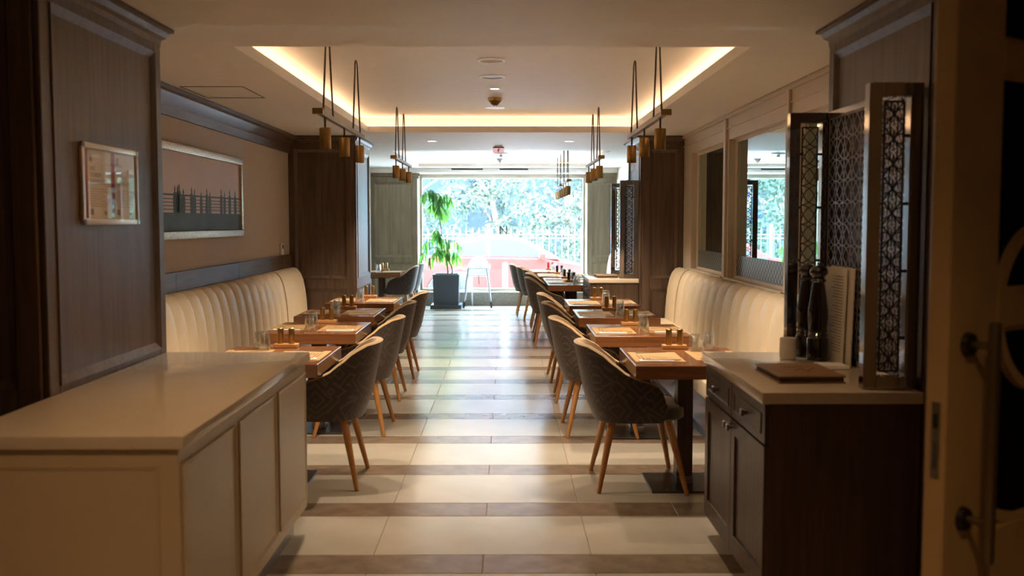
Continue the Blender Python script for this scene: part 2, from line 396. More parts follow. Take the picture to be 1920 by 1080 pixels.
FL = Fr(XL, 0, 90)            # left wall, facing +X, u = Y
b = B(); crown(b, FL, YF1, YP0, ZC-0.002, 0.19, 0.09); bm_smooth(struct(b.obj('trim_1', 'wood_dark_h'), 'dark wood crown moulding along the left wall'))
tr = sroot('trim_2', 'dark wood rail of planks above the left banquette')
for (y0, y1) in ((YF1, 6.30), (6.303, 7.12), (7.123, 8.80), (8.803, 10.5), (10.503, YP0)):
    B().box(y0, y1, 0.0005, 0.02, 0.86, 1.15, FL, bev=0.002).obj('plank', 'wood_dark_h', tr)
B().box(YF1, YP0, 0.0005, 0.028, 1.15, 1.165, FL).obj('cap', 'wood_dark_h', tr)
struct(B().box(YF1, YP0, 0.0005, 0.015, 0, 0.10, FL).obj('baseboard_left', 'wood_dark_h'))

# ------------------------------------------------------------------ panelled wooden columns
def panel_face(parent, fr, u0, u1, splits, m, core_n=0.0, st=0.085, z1=ZC-0.085, z0=0.10):
    """stiles, rails, mouldings and fields on one face. splits = [(za,zb),...] panel openings"""
    t = 0.022
    B().box(u0, u0+st, core_n, core_n+t, z0, z1, fr, bev=0.003).obj('stile', m, parent)
    B().box(u1-st, u1, core_n, core_n+t, z0, z1, fr, bev=0.003).obj('stile', m, parent)
    zs = [z0] + [z for s in splits for z in s] + [z1]
    for i in range(0, len(zs), 2):
        if zs[i+1]-zs[i] > 0.005: B().box(u0+st, u1-st, core_n, core_n+t, zs[i], zs[i+1], fr, bev=0.003).obj('rail', m, parent)
    for za, zb in splits:
        B().ring(u0+st, u1-st, za, zb, 0.035, core_n, core_n+t+0.006, core_n+0.008, fr).obj('panel_moulding', m, parent)
        B().box(u0+st+0.033, u1-st-0.033, core_n, core_n+0.009, za+0.033, zb-0.033, fr).obj('panel', m, parent)

def column(name, label, x0, x1, y0, y1, faces, m, zt=ZC-0.002, split=((0.16, 0.78), (0.90, 2.31)), drop=0.09, proj=0.07):
    t = thing(name, label, 'column')
    e = 0.022
    B().box(x0, x1, y0, y1, 0.002, zt-0.01).obj('core', m, t)
    for f in faces:
        if f == 'near': fr = Fr(x0, y0, 0); L = x1-x0
        elif f == 'right': fr = Fr(x1, y0, 90); L = y1-y0
        elif f == 'left': fr = Fr(x0, y1, -90); L = y1-y0
        panel_face(t, fr, 0, L, list(split), m, z1=zt-0.083)
        b = B(); crown(b, fr, 0, L, zt, drop, proj, 1, 1); bm_smooth(b.obj('crown', m, t))
        B().box(0, L, 0, 0.028, 0.002, 0.10, fr).obj('plinth', m, t)
    return t
column('wood_column', 'dark panelled wood column with a framed certificate, beside the cream counter', XL-0.8, -1.67-0.022, YF0+0.022, YF1-0.02, ('near', 'right'), 'wood_dark', split=((0.16, 0.80), (0.915, 2.33)))
column('wood_column', 'dark panelled wood column behind the lattice screens and the pepper mills', 1.567+0.022, 2.70, YF0+0.022, YF1-0.02, ('near', 'left'), 'wood_dark', split=((0.16, 0.80), (0.915, 2.33)))
column('wood_column', 'dark panelled wood column at the far end of the left banquette', XL-0.02, -1.645-0.022, YP0+0.022, YP1-0.02, ('near', 'right'), 'wood_dark')
column('wood_column', 'dark panelled wood column at the far end of the right banquette', 1.475+0.022, XR+0.02, YP0+0.022, YP1-0.02, ('near', 'left'), 'wood_dark')
column('wood_pilaster', 'greyish oak panel to the left of the big window, behind the rear table', XL-0.02, -1.56, 17.62, YW, ('near',), 'wood_grey', zt=2.372, split=((0.16, 0.80), (0.90, 2.20)), drop=0.10, proj=0.05)
column('wood_pilaster', 'greyish oak panel to the right of the big window, behind the far screens', 1.43, XR+0.02, 17.62, YW, ('near',), 'wood_grey', zt=2.372, split=((0.16, 0.80), (0.90, 2.20)), drop=0.10, proj=0.05)

# ------------------------------------------------------------------ right wall: cream joinery with tinted mirrors
FW = lambda u, n, z: (XR-n, u, z)           # right wall, facing -X, u = Y
wr = struct(B().box(XR+0.085, XR+0.2, YF1, YP0+0.02, 0, ZC).obj('wall_right', 'cream_wall'), 'cream joinery wall with tinted mirrors above the right banquette')
B().box(YF1, YP0, -0.085, 0, 0.0, 1.03, FW).obj('dado', 'cream_wall', wr)
B().box(YF1, YP0, -0.085, 0, 2.24, ZC-0.001, FW).obj('frieze', 'cream_wall', wr)
B().box(YF1, YP0, 0, 0.028, 2.425, ZC-0.002, FW, bev=0.004).obj('cornice_bead', 'cream_wall', wr)
B().box(YF1, YP0, 0, 0.012, 2.335, 2.345, FW).obj('groove_bead', 'cream_wall', wr)
BAYS = [(4.95, 6.80), (6.96, 8.76), (8.94, 10.50)]
for (y0, y1) in ((YF1, 4.95), (6.80, 6.96), (8.76, 8.94), (10.50, YP0)):
    B().box(y0, y1, -0.085, 0, 1.03, 2.24, FW).obj('mullion', 'cream_wall', wr)
    if y1-y0 < 0.2: B().box(y0+0.05, y1-0.05, 0, 0.022, 1.03, ZC-0.03, FW, bev=0.003).obj('mullion_bead', 'cream_wall', wr)
for i, (y0, y1) in enumerate(BAYS):
    lab = ['tinted mirror in the cream wall, partly hidden behind the lattice screen', 'tinted mirror reflecting the plant and the street above the right banquette', 'tinted mirror showing dark wood, beside the far right column'][i]
    t = thing('mirror_panel', lab, 'mirror', (XR, (y0+y1)/2, 1.03), 0, 'tinted mirrors set in the cream wall')
    yc = (y0+y1)/2; h = (y1-y0)/2-0.001; fm = lambda u, n, z: (-n, u, z)
    B().box(-h, h, -0.084, -0.078, 0.001, 1.209, fm).obj('mirror_sheet', 'mirror', t)
    B().ring(-h, h, 0.001, 1.209, 0.022, -0.078, -0.055, -0.07, fm).obj('glazing_bead', 'cream_wall', t)
    B().box(-h+0.022, h-0.022, -0.078, -0.076, 0.023, 0.20, fm).obj('etched_band', 'etched', t)
    B().box(-h-0.01, h+0.01, 0.0, 0.03, -0.018, 0.006, fm, bev=0.004).obj('sill', 'cream_wall', t)

# rear bay: framed mirrors on the side wall
for k_, (u0, u1) in enumerate(((12.25, 13.85), (14.0, 15.6), (15.75, 17.35))):
    lab = ['tinted mirror on the rear right wall just beyond the far column', 'tinted mirror on the rear right wall seen through the far lattice screen', 'tinted mirror on the rear right wall closest to the window'][k_]
    t = thing('mirror_panel', lab, 'mirror', (XR-0.0005, (u0+u1)/2, 1.03), 0, 'tinted mirrors set in the cream wall')
    h = (u1-u0)/2; fm = lambda u, n, z: (-n, u, z)
    B().box(-h+0.03, h-0.03, 0.0, 0.006, 0.03, 1.18, fm).obj('mirror_sheet', 'mirror', t)
    B().ring(-h, h, 0.0, 1.21, 0.05, 0.0, 0.028, 0.012, fm).obj('mirror_frame', 'cream_wall', t)

# ------------------------------------------------------------------ end window
win = sroot('window_1', 'wide shop window at the end of the aisle looking onto the street')
WX0, WX1 = -1.515, 1.39
B().box(WX0-0.07, WX0, YW, YW+0.10, 0.27, 2.375, bev=0.004).obj('frame_stile', 'frame_bronze', win)
B().box(WX1, WX1+0.07, YW, YW+0.10, 0.27, 2.375, bev=0.004).obj('frame_stile', 'frame_bronze', win)
B().box(WX0, WX1, YW, YW+0.10, 2.30, 2.375, bev=0.004).obj('frame_head', 'frame_bronze', win)
B().box(WX0, WX1, YW, YW+0.10, 0.255, 0.31, bev=0.004).obj('frame_sill', 'frame_bronze', win)
B().box(WX0, WX1, YW+0.045, YW+0.055, 0.31, 2.30).obj('pane', 'window_glass', win)
nm = text_mesh('N', 0.22, 0.002, 'CENTER'); nm.materials.clear(); nm.materials.append(M['brass'])
no = link('gold_letter', nm, win, (-0.05, YW+0.040, 1.29)); no.rotation_euler = (PI/2, 0, 0); no['label'] = 'gold letter on the glass'
struct(B().box(XL-0.1, XR+0.1, YW-0.02, YW+0.2, 0, 0.235).obj('trim_3', 'stone'), 'speckled stone plinth under the end window')
struct(B().box(-1.6, 1.47, YW-0.04, YW+0.2, 0.2355, 0.2545, bev=0.004).obj('trim_4', 'white_paint'), 'white sill board over the stone plinth')
wallbox('wall_end_left', XL-0.1, WX0-0.0705, YW+0.005, YW+0.2, 0.236, ZC, 'cream_wall')
wallbox('wall_end_right', WX1+0.0705, XR+0.1, YW+0.005, YW+0.2, 0.236, ZC, 'cream_wall')

# ------------------------------------------------------------------ banquettes
BP = [(0.185, 0.44), (0.180, 0.55), (0.172, 0.68), (0.158, 0.80), (0.138, 0.90), (0.112, 0.97), (0.075, 1.015), (0.03, 1.03), (0.0, 1.025)]
def channel_mesh(b, fr, u0, u1, bulge=0.030, nu=9):
    vs = []; R_ = len(BP)
    for i in range(nu):
        t = i/(nu-1); e = bulge*(1-abs(2*t-1)**2.6) - bulge
        for (n, z) in BP: vs.append(fr(u0+(u1-u0)*t, max(n+e*min(1, n/0.05), 0.0), z + e*0.5*(1 if z > 0.9 else 0)))
    for i in (0, nu-1): vs.append(fr(u0 if i == 0 else u1, 0, 0.44))
    fs = [(i*R_+k, (i+1)*R_+k, (i+1)*R_+k+1, i*R_+k+1) for i in range(nu-1) for k in range(R_-1)]
    c0, c1 = nu*R_, nu*R_+1
    fs += [tuple(range(R_)) + (c0,), tuple((nu-1)*R_+k for k in range(R_)) + (c1,)]
    fs += [tuple(i*R_ for i in range(nu)) + (c1, c0), tuple(i*R_+R_-1 for i in range(nu)) + (c1, c0)]
    b.add(vs, fs)
def banquette(name, label, side, y0, y1, nch, plain=0.0, grp='channel-tufted cream benches'):
    x0 = XL+0.03 if side < 0 else XR-0.031
    t = thing(name, label, 'bench', (x0, y0, 0), 0, grp)
    fr = (lambda u, n, z: (n, u, z)) if side < 0 else (lambda u, n, z: (-n, u, z))
    L = y1-y0; Lc = L-plain
    w_ = Lc/nch
    for i in range(nch):
        b = B(); channel_mesh(b, fr, i*w_+0.001, (i+1)*w_-0.001); bm_smooth(b.obj('back_channel', 'leather', t), 50)
    if plain > 0:
        b = B(); channel_mesh(b, fr, Lc+0.001, L-0.002, 0.006, 5); bm_smooth(b.obj('plain_back', 'leather', t), 50)
    ns = max(1, round(L/1.5))
    for i in range(ns):
        bm_smooth(B().box(i*L/ns+0.002, (i+1)*L/ns-0.002, 0.10, 0.60, 0.335, 0.47, fr, bev=0.035, seg=3).obj('seat_cushion', 'leather', t))
    B().box(0.0, L-0.002, 0.0, 0.54, 0.08, 0.334, fr).obj('base', 'wood_table', t)
    B().box(0.0, L-0.002, 0.0, 0.50, 0.001, 0.08, fr).obj('kickboard', 'wood_post', t)
    return t
banquette('banquette_bench', 'cream channel-tufted bench section on the left wall, nearest the cream counter', -1, 4.96, 7.95, 14)
banquette('banquette_bench', 'cream channel-tufted bench section on the left wall ending at the far column', -1, 7.952, 10.88, 8, 0.95)
banquette('banquette_bench', 'cream channel-tufted bench section on the right, behind the console', 1, 4.96, 7.89, 10)
banquette('banquette_bench', 'cream channel-tufted bench section under the mirrors ending at the far right column', 1, 7.892, 10.88, 8, 0.58)
banquette('banquette_bench', 'pale bench end seen beside the window, behind the far screens', 1, 12.2, 17.3, 17, 0.3)

# ------------------------------------------------------------------ left counter (island)
t = thing('service_counter', 'long cream panelled counter with a glossy stone top in the left foreground', 'counter', (-1.30, 3.9, 0))
ox, oy = -1.30, 3.9
X0, X1, Y0c, Y1c = -1.664-ox, -0.962-ox, 2.935-oy, 4.855-oy
bm_smooth(B().box(X0, X1, Y0c, Y1c, 0.850, 0.890, bev=0.004, seg=2).obj('countertop', 'quartz', t), 30)
bx0, bx1, by0, by1 = X0, X1-0.022, Y0c+0.02, Y1c-0.015
B().box(bx0, bx1, by0, by1, 0.125, 0.849, bev=0.002).obj('carcass', 'lacquer', t)
B().box(bx0, bx1-0.055, by0+0.05, by1-0.06, 0.001, 0.125).obj('steel_kickboard', 'steel', t)
fr = Fr(bx1, by0, 90); L = by1-by0
for k in range(3):
    u0, u1 = k*L/3+0.032, (k+1)*L/3-0.022
    B().ring(u0, u1, 0.185, 0.795, 0.014, 0, 0.008, 0.0015, fr).obj('panel_moulding', 'lacquer', t)
    B().box(u0+0.013, u1-0.013, 0, 0.0015, 0.198, 0.782, fr).obj('panel', 'lacquer', t)
fr = Fr(bx0, by0, 0); L = bx1-bx0
B().ring(0.04, L-0.06, 0.185, 0.795, 0.012, 0, 0.005, 0.0015, fr).obj('panel_moulding', 'lacquer', t)

# ------------------------------------------------------------------ right consoles with screens
def console(label, x0, x1, y0, y1):
    t = thing('sideboard', label, 'cabinet', (x0, y0, 0))
    W, D = x1-x0, y1-y0
    bm_smooth(B().box(0, W, 0, D, 0.846, 0.890, bev=0.004, seg=2).obj('countertop', 'quartz', t), 30)
    B().box(0.035, W, 0.02, D-0.03, 0.09, 0.845, bev=0.002).obj('carcass', 'wood_dark', t)
    B().box(0.09, W, 0.05, D-0.08, 0.001, 0.09).obj('kickboard', 'wood_dark', t)
    fr = lambda u, n, z: (0.035-n, 0.02+u, z)
    L = D-0.05; h = L/2
    for k in range(2):
        u0, u1 = k*h+0.004, (k+1)*h-0.004
        d = B().box(u0, u1, 0, 0.018, 0.685, 0.838, fr, bev=0.002).obj('drawer', 'wood_dark', t)
        B().ring(u0+0.05, u1-0.05, 0.72, 0.80, 0.006, 0.018, 0.022, 0.019, fr).obj('drawer_moulding', 'wood_dark', d)
        kb = B(); kb.box((u0+u1)/2-0.007, (u0+u1)/2+0.007, 0.018, 0.035, 0.752, 0.766, fr); kb.box((u0+u1)/2-0.014, (u0+u1)/2+0.014, 0.035, 0.047, 0.745, 0.773, fr, bev=0.002)
        kb.obj('knob', 'steel', d)
        dr = B().box(u0, u1, 0, 0.010, 0.10, 0.678, fr).obj('cabinet_door', 'wood_dark', t)
        fb = B(); s = 0.062
        fb.box(u0, u0+s, 0.010, 0.02, 0.10, 0.678, fr); fb.box(u1-s, u1, 0.010, 0.02, 0.10, 0.678, fr)
        fb.box(u0+s, u1-s, 0.010, 0.02, 0.10, 0.10+s+0.02, fr); fb.box(u0+s, u1-s, 0.010, 0.02, 0.678-s, 0.678, fr)
        fb.obj('door_frame', 'wood_dark', dr)
        uk = u1-0.028 if k == 0 else u0+0.028
        kb = B(); kb.box(uk-0.007, uk+0.007, 0.02, 0.037, 0.640, 0.654, fr); kb.box(uk-0.014, uk+0.014, 0.037, 0.049, 0.633, 0.661, fr, bev=0.002)
        kb.obj('knob', 'steel', dr)
    return t
console('dark wood sideboard with pale stone top in the right foreground', 0.958, 1.564, 3.68, 4.84)
console('dark wood sideboard with pale stone top beside the far right column', 0.915, 1.470, 11.0, 12.06)

def ribbon(b, pts, wd, th, fr):
    """flat ribbon through 2-D points (u,z), thickness th along n, centred on n=0"""
    n = len(pts); vs = []
    for i, p in enumerate(pts):
        a = pts[max(i-1, 0)]; c = pts[min(i+1, n-1)]
        dx, dz = c[0]-a[0], c[1]-a[1]; l = math.hypot(dx, dz) or 1; ux, uz = -dz/l*wd/2, dx/l*wd/2
        for (sx, sn) in ((1, 1), (-1, 1), (-1, -1), (1, -1)): vs.append(fr(p[0]+ux*sx, sn*th/2, p[1]+uz*sx))
    fs = []
    for i in range(n-1):
        for k in range(4): fs.append((i*4+k, i*4+(k+1) % 4, (i+1)*4+(k+1) % 4, (i+1)*4+k))
    fs += [(0, 1, 2, 3), ((n-1)*4, (n-1)*4+1, (n-1)*4+2, (n-1)*4+3)]
    v = [b.bm.verts.new(p) for p in vs]
    for f in fs: b.bm.faces.new([v[i] for i in f])
def lattice(b, fr, u0, u1, z0, z1, nu, nz, wd=0.0045, th=0.004, style=0):
    cu, cz = (u1-u0)/nu, (z1-z0)/nz; S = 5
    for i in range(nu):
        for k in range(nz):
            a, c = u0+i*cu, z0+k*cz
            for (ox_, oz_, sx, sz) in ((0, 0, 1, 1), (1, 0, -1, 1), (0, 1, 1, -1), (1, 1, -1, -1)):
                r = 1.0 if style == 0 else 0.72
                pts = [(a+cu*(ox_+sx*r*math.cos(PI/2*q/S)), c+cz*(oz_+sz*r*math.sin(PI/2*q/S))) for q in range(S+1)]
                ribbon(b, pts, wd, th, fr)
            if style == 1:
                ribbon(b, [(a, c), (a+cu, c+cz)], wd, th, fr); ribbon(b, [(a+cu, c), (a, c+cz)], wd, th, fr)
                ribbon(b, [(a+cu/2, c+cz*0.12), (a+cu/2, c+cz*0.88)], wd, th, fr)
    for (p, q) in (((u0, z0), (u1, z0)), ((u0, z1), (u1, z1)), ((u0, z0), (u0, z1)), ((u1, z0), (u1, z1))): ribbon(b, [p, q], wd*1.6, th, fr)
def screen(label, x1, ynear, yfar, H=1.155, style=1, sw=0.205, lw=0.0045):
    t = thing('lattice_screen', label, 'screen', (x1, ynear, 0.8905), 0, 'chrome lattice screens standing on the sideboards')
    for (y, st_, nm) in ((0.0, style, 'near'), (yfar-ynear, 0, 'far')):
        fr = Fr(-sw, y+0.025, 0)     # faces -Y, n from -? : n positive is towards the camera
        f = B()
        f.box(0, 0.05, -0.025, 0.025, 0, H, fr, bev=0.002); f.box(sw-0.05, sw, -0.025, 0.025, 0, H, fr, bev=0.002)
        f.box(0.05, sw-0.05, -0.025, 0.025, 0, 0.05, fr, bev=0.002); f.box(0.05, sw-0.05, -0.025, 0.025, H-0.05, H, fr, bev=0.002)
        f.obj('chrome_frame', 'chrome', t)
        l = B(); u0, u1 = 0.066, sw-0.066
        lattice(l, fr, u0, u1, 0.068, H-0.068, 1, 11, lw, style=st_)
        for k in range(4):
            z = 0.068+(H-0.136)*(k+0.5)/4
            l.box(0.05, u0, -0.004, 0.004, z-0.006, z+0.006, fr); l.box(u1, sw-0.05, -0.004, 0.004, z-0.006, z+0.006, fr)
        l.obj('lattice', 'bronze_lattice', t)
    D = yfar-ynear
    fb = lambda u, n, z: (-0.010-n, u, z)
    B().box(0.06, D-0.01, 0.0, 0.02, H-0.03, H, fb, bev=0.002).obj('top_bar', 'chrome', t)
    B().box(0.06, D-0.01, 0.0, 0.02, 0.0, 0.03, fb, bev=0.002).obj('bottom_bar', 'chrome', t)
    l = B(); lattice(l, lambda u, n, z: fb(u, 0.012+n, z), 0.07, D-0.02, 0.034, H-0.034, 9, 11, 0.0035, 0.003, 0); l.obj('back_lattice', 'silver_lattice', t)
    return t
screen('three-sided chrome lattice screen on the front right sideboard', 1.560, 3.74, 4.78)
screen('three-sided chrome lattice screen on the far right sideboard', 1.468, 11.06, 11.98, H=1.09, style=0, lw=0.0055)

# ------------------------------------------------------------------ things on the front sideboard
ZT = 0.8905
def pepper_mill(x, y, label, sc=1.0):
    t = thing('pepper_mill', label, 'pepper mill', (x, y, ZT), 0, 'tall black pepper mills')
    P = [(0, 0), (0.048, 0), (0.048, 0.10), (0.042, 0.108), (0.046, 0.118), (0.040, 0.127), (0.044, 0.137), (0.041, 0.148), (0.046, 0.20), (0.045, 0.23), (0.036, 0.30), (0.029, 0.345), (0.027, 0.358), (0.036, 0.366), (0.030, 0.376), (0, 0.376)]
    bm_smooth(B().lathe(P, seg=28).obj('body', 'mill', t), 40)
    bm_smooth(B().lathe([(0, 0.376), (0.022, 0.377), (0.024, 0.384), (0.040, 0.398), (0.042, 0.412), (0.034, 0.428), (0.015, 0.436), (0, 0.437)], seg=28).obj('crank_head', 'mill', t), 50)
    bm_smooth(B().lathe([(0, 0.437), (0.008, 0.437), (0.009, 0.444), (0.005, 0.449), (0, 0.45)], seg=12).obj('finial', 'chrome', t), 50)
pepper_mill(1.432, 4.545, 'tall turned black pepper mill standing in front on the right sideboard')
pepper_mill(1.418, 4.675, 'tall turned black pepper mill half hidden behind the other one')
b = B().lathe([(0, 0), (0.036, 0), (0.037, 0.004), (0.037, 0.094), (0.034, 0.096), (0.033, 0.092), (0.033, 0.012), (0, 0.012)], seg=28)
tag(bm_smooth(b.obj('ceramic_cup', 'paper'), 40), 'small white ceramic cup beside the black pepper mills', 'cup').location = (1.317, 4.62, ZT)
for i, (y0, y1, xb, h, lean) in enumerate(((4.40, 4.70, 1.497, 0.425, 0.014), (4.34, 4.66, 1.512, 0.432, 0.012))):
    t = thing('menu_board', ['front cream menu board leaning beside the pepper mills', 'rear cream menu board leaning against the lattice screen'][i], 'menu', (xb, y0, ZT), 0, 'menu boards on the sideboard')
    p = [(0, 0), (0.005, 0), (0.005+lean, h), (lean, h)]
    B().prism(p, 0, y1-y0, mode='xz').obj('board', 'paper', t)
    if i == 0:
        lb = B()
        for k in range(26):
            z = 0.05+k*0.0135; n = lean*z/h
            lb.add([(n-0.0005, 0.03, z), (n-0.0005, 0.03+random.uniform(0.08, 0.2), z), (n-0.0005+0.0001, 0.03+random.uniform(0.08, 0.2), z+0.004), (n-0.0005, 0.03, z+0.004)], [(0, 1, 2, 3)])
        lb.obj('printed_lines', 'ink_soft', t)
t = thing('napkin_stack', 'folded white napkins lying beside the wooden menu book', 'napkin', (1.40, 4.32, ZT))
B().box(-0.06, 0.085, -0.07, 0.06, 0, 0.007, bev=0.002).obj('napkin', 'napkin', t); B().box(-0.03, 0.09, -0.05, 0.075, 0.0072, 0.012, bev=0.002).obj('napkin', 'napkin', t)
def menu_book(label, x, y, rz, w_, d_):
    t = thing('menu_book', label, 'book', (x, y, ZT), rz, 'wooden menu books on the sideboards')
    B().box(0, w_, 0, d_, 0.0, 0.006, bev=0.001).obj('back_cover', 'book_top', t)
    B().box(0.006, w_-0.006, 0.006, d_-0.006, 0.0062, 0.024, bev=0.001).obj('pages', 'ink', t)
    B().box(0, w_, 0, d_, 0.0242, 0.030, bev=0.001).obj('front_cover', 'book_top', t)
    l = B(); fr = lambda u, n, z: (u, z, 0.0303+n)
    for (p, q) in (((0.12, 0.14), (0.17, 0.22)), ((0.17, 0.22), (0.17, 0.12)), ((0.17, 0.12), (0.24, 0.24)), ((0.10, 0.25), (0.22, 0.26)), ((0.10, 0.275), (0.2, 0.285))):
        ribbon(l, [(p[0]*w_/0.3, p[1]*d_/0.38), (q[0]*w_/0.3, q[1]*d_/0.38)], 0.004, 0.0004, fr)
    l.obj('engraved_mark', 'ink', t)
menu_book('wooden menu book lying on the front right sideboard', 1.075, 3.88, 0.02, 0.265, 0.36)
menu_book('wooden menu book lying on the far right sideboard', 1.02, 11.15, 0.0, 0.24, 0.40)

# ------------------------------------------------------------------ certificate and picture
FCf = Fr(-1.692+0.0095, 0, 90)
t = thing('certificate_frame', 'aluminium snap frame with two certificates on the left wood column', 'picture frame', (-1.6825, 4.25, 1.68))
fc = lambda u, n, z: (n, u, z)
a, h = 0.30, 0.166
B().box(-a+0.012, a-0.012, 0.0, 0.006, -h+0.012, h-0.012, fc).obj('backing', 'paper', t)
for (u0, u1, z0, z1) in ((-a+0.02, a-0.02, h-0.024, h), (-a+0.02, a-0.02, -h, -h+0.024), (-a, -a+0.024, -h+0.02, h-0.02), (a-0.024, a, -h+0.02, h-0.02)):
    bm_smooth(B().box(u0, u1, 0, 0.016, z0, z1, fc, bev=0.006, seg=2).obj('frame_rail', 'aluminium', t), 40)
for su in (-1, 1):
    for sz in (-1, 1):
        bm_smooth(B().cone(fc(su*(a-0.013), 0, sz*(h-0.013)), fc(su*(a-0.013), 0.0175, sz*(h-0.013)), 0.0135, 0.012, 14).obj('corner_cap', 'chrome', t), 40)
for k, u0 in enumerate((-0.272, 0.004)):
    sh = B().box(u0, u0+0.268, 0.0062, 0.0068, -0.138, 0.138, fc).obj('certificate_sheet', 'paper', t)
    B().box(u0+0.004, u0+0.040, 0.0069, 0.0072, -0.138, 0.138, fc).obj('stripe', 'maroon', sh)
    e = B(); e.box(u0+0.06, u0+0.085, 0.0069, 0.0072, 0.09, 0.12, fc); e.box(u0+0.06, u0+0.09, 0.0069, 0.0072, -0.125, -0.10, fc); e.box(u0+0.2, u0+0.22, 0.0069, 0.0072, -0.125, -0.108, fc)
    e.obj('emblem', 'ink_soft', sh)
    for j, wd in enumerate(('SAFE', 'TOURISM', 'CERTIFICATE')):
        me = text_mesh(wd, 0.026, 0.0002); me.materials.clear(); me.materials.append(M['ink_soft'])
        o = link('lettering', me, sh, fc(u0+0.06, 0.0071, 0.055-j*0.026)); o.rotation_euler = (PI/2, 0, PI/2)
    e = B()
    for j in range(8): e.box(u0+0.06, u0+0.06+random.uniform(0.12, 0.19), 0.0069, 0.0071, -0.02-j*0.010, -0.018-j*0.010, fc)
    e.obj('printed_lines', 'ink_soft', sh)
B().box(-a+0.02, a-0.02, 0.0085, 0.0095, -h+0.02, h-0.02, fc).obj('cover_sheet', 'picture_glass', t)

t = thing('framed_picture', 'framed print of dark figures along a railing on the left wall', 'picture', (XL+0.001, 7.72, 1.74))
a, h = 1.22, 0.343
B().box(-a+0.02, a-0.02, 0.0, 0.012, -h+0.02, h-0.02, fc).obj('print', 'mauve', t)
for (u0, u1, z0, z1) in ((-a, a, h-0.058, h), (-a, a, -h, -h+0.058), (-a, -a+0.058, -h+0.058, h-0.058), (a-0.058, a, -h+0.058, h-0.058)):
    bm_smooth(B().box(u0, u1, 0, 0.036, z0, z1, fc, bev=0.012, seg=2).obj('frame_rail', 'frame_silver', t), 50)
B().box(-a+0.058, a-0.058, 0.012, 0.0125, -h+0.058, -0.150, fc).obj('printed_quay', 'teal_print', t)
b = B()
for z in (-0.020, -0.050, -0.075, -0.10, -0.125): ribbon(b, [(-a+0.06, z-0.004), (a-0.06, z+0.004)], 0.006 if z < -0.03 else 0.012, 0.0006, lambda u, n, z: fc(u, 0.0128+n, z))
b.obj('printed_railing', 'teal_fig', t)
for px_ in (170, 195, 212, 250, 330, 358, 420, 475, 503, 612, 643, 692, 745):
    yy = 2.36*1867/(949-(300+px_/5.144)) - 7.72; big = random.uniform(0.85, 1.15); w_ = 0.036*big; hh = (0.175+random.uniform(-0.02, 0.03))
    pts = [(-w_, -0.15), (w_, -0.15), (w_*1.1, -0.15+hh*0.55), (w_*0.9, -0.15+hh*0.74), (w_*0.35, -0.15+hh*0.80), (w_*0.42, -0.15+hh*0.9), (w_*0.1, -0.15+hh*1.05), (-w_*0.4, -0.15+hh*0.93), (-w_*0.3, -0.15+hh*0.80), (-w_*0.9, -0.15+hh*0.74), (-w_*1.1, -0.15+hh*0.5)]
    B().prism([(yy+p[0], p[1]) for p in pts], 0.0131, 0.0136, mode='yz').obj('printed_figure', 'teal_fig', t)

t = thing('thermostat', 'small white thermostat at the far end of the left wall', 'thermostat', (XL+0.001, 10.52, 1.235))
B().box(-0.045, 0.045, 0, 0.024, -0.06, 0.06, fc, bev=0.004).obj('case', 'plastic_white', t)
B().box(-0.03, 0.03, 0.024, 0.0255, 0.005, 0.045, fc).obj('display', 'black', t)

# ------------------------------------------------------------------ entrance door (right foreground)
dr = sroot('door_1', 'open ochre door with dark glazing and a long pull handle')
fd = Fr(1.075, 2.40, 36)
DW, TH = 0.92, -0.055
def dbox(nm, u0, u1, z0, z1, m='door_paint', n0=TH, n1=0.0, par=None, bev=0.003):
    return B().box(u0, u1, n0, n1, z0, z1, fd, bev=bev).obj(nm, m, par or dr)
dbox('stile', 0, 0.225, 0.006, 2.40); dbox('stile', DW-0.225, DW, 0.006, 2.40)
for z0, z1 in ((0.006, 0.73), (1.255, 1.345), (1.905, 1.985), (2.32, 2.40)): dbox('rail', 0.225, DW-0.225, z0, z1)
for z0, z1 in ((0.73, 1.255), (1.345, 1.905), (1.985, 2.32)):
    p = B().box(0.2255, DW-0.2255, -0.032, -0.024, z0+0.0005, z1-0.0005, fd).obj('pane', 'dark_glass', dr)
    B().ring(0.2255, DW-0.2255, z0+0.0005, z1-0.0005, 0.014, -0.024, -0.002, -0.018, fd).obj('glazing_bead', 'door_paint', p)
rg = B(); cu, cz, R_ = 0.455, 1.30, 0.215
ribbon(rg, [(cu+R_*math.cos(2*PI*q/48), cz+R_*math.sin(2*PI*q/48)) for q in range(49)], 0.026, 0.022, lambda u, n, z: fd(u, 0.0-0.008+n, z)); rg.obj('round_muntin', 'door_paint', dr)
rg = B(); ribbon(rg, [(0.2255+q*(DW-0.451)/16, 0.775-0.05*math.sin(PI*q/16)) for q in range(17)], 0.03, 0.018, lambda u, n, z: fd(u, -0.012+n, z)); rg.obj('curved_muntin', 'door_paint', dr)
hd = B().box(0.078, 0.104, 0.055, 0.080, 0.685, 1.285, fd, bev=0.008, seg=2).obj('pull_handle', 'handle', dr); bm_smooth(hd, 40)
for z in (0.785, 1.225):
    o = B().cone(fd(0.085, 0.0, z), fd(0.085, 0.014, z), 0.031, 0.028, 20).obj('rose', 'gunmetal', dr)
    B().cone(fd(0.09, 0.014, z), fd(0.091, 0.058, z), 0.010, 0.010, 12).obj('standoff', 'handle', dr)
fe = lambda u, n, z: fd(-n, TH+u, z)     # lock edge of the door
B().box(0.018, 0.040, 0, 0.0025, 0.895, 1.085, fe).obj('lock_plate', 'steel', dr)
B().box(0.024, 0.034, 0.0025, 0.005, 1.02, 1.055, fe).obj('latch_hole', 'black', dr); B().box(0.025, 0.033, 0.0025, 0.004, 0.92, 0.985, fe).obj('bolt', 'chrome', dr)

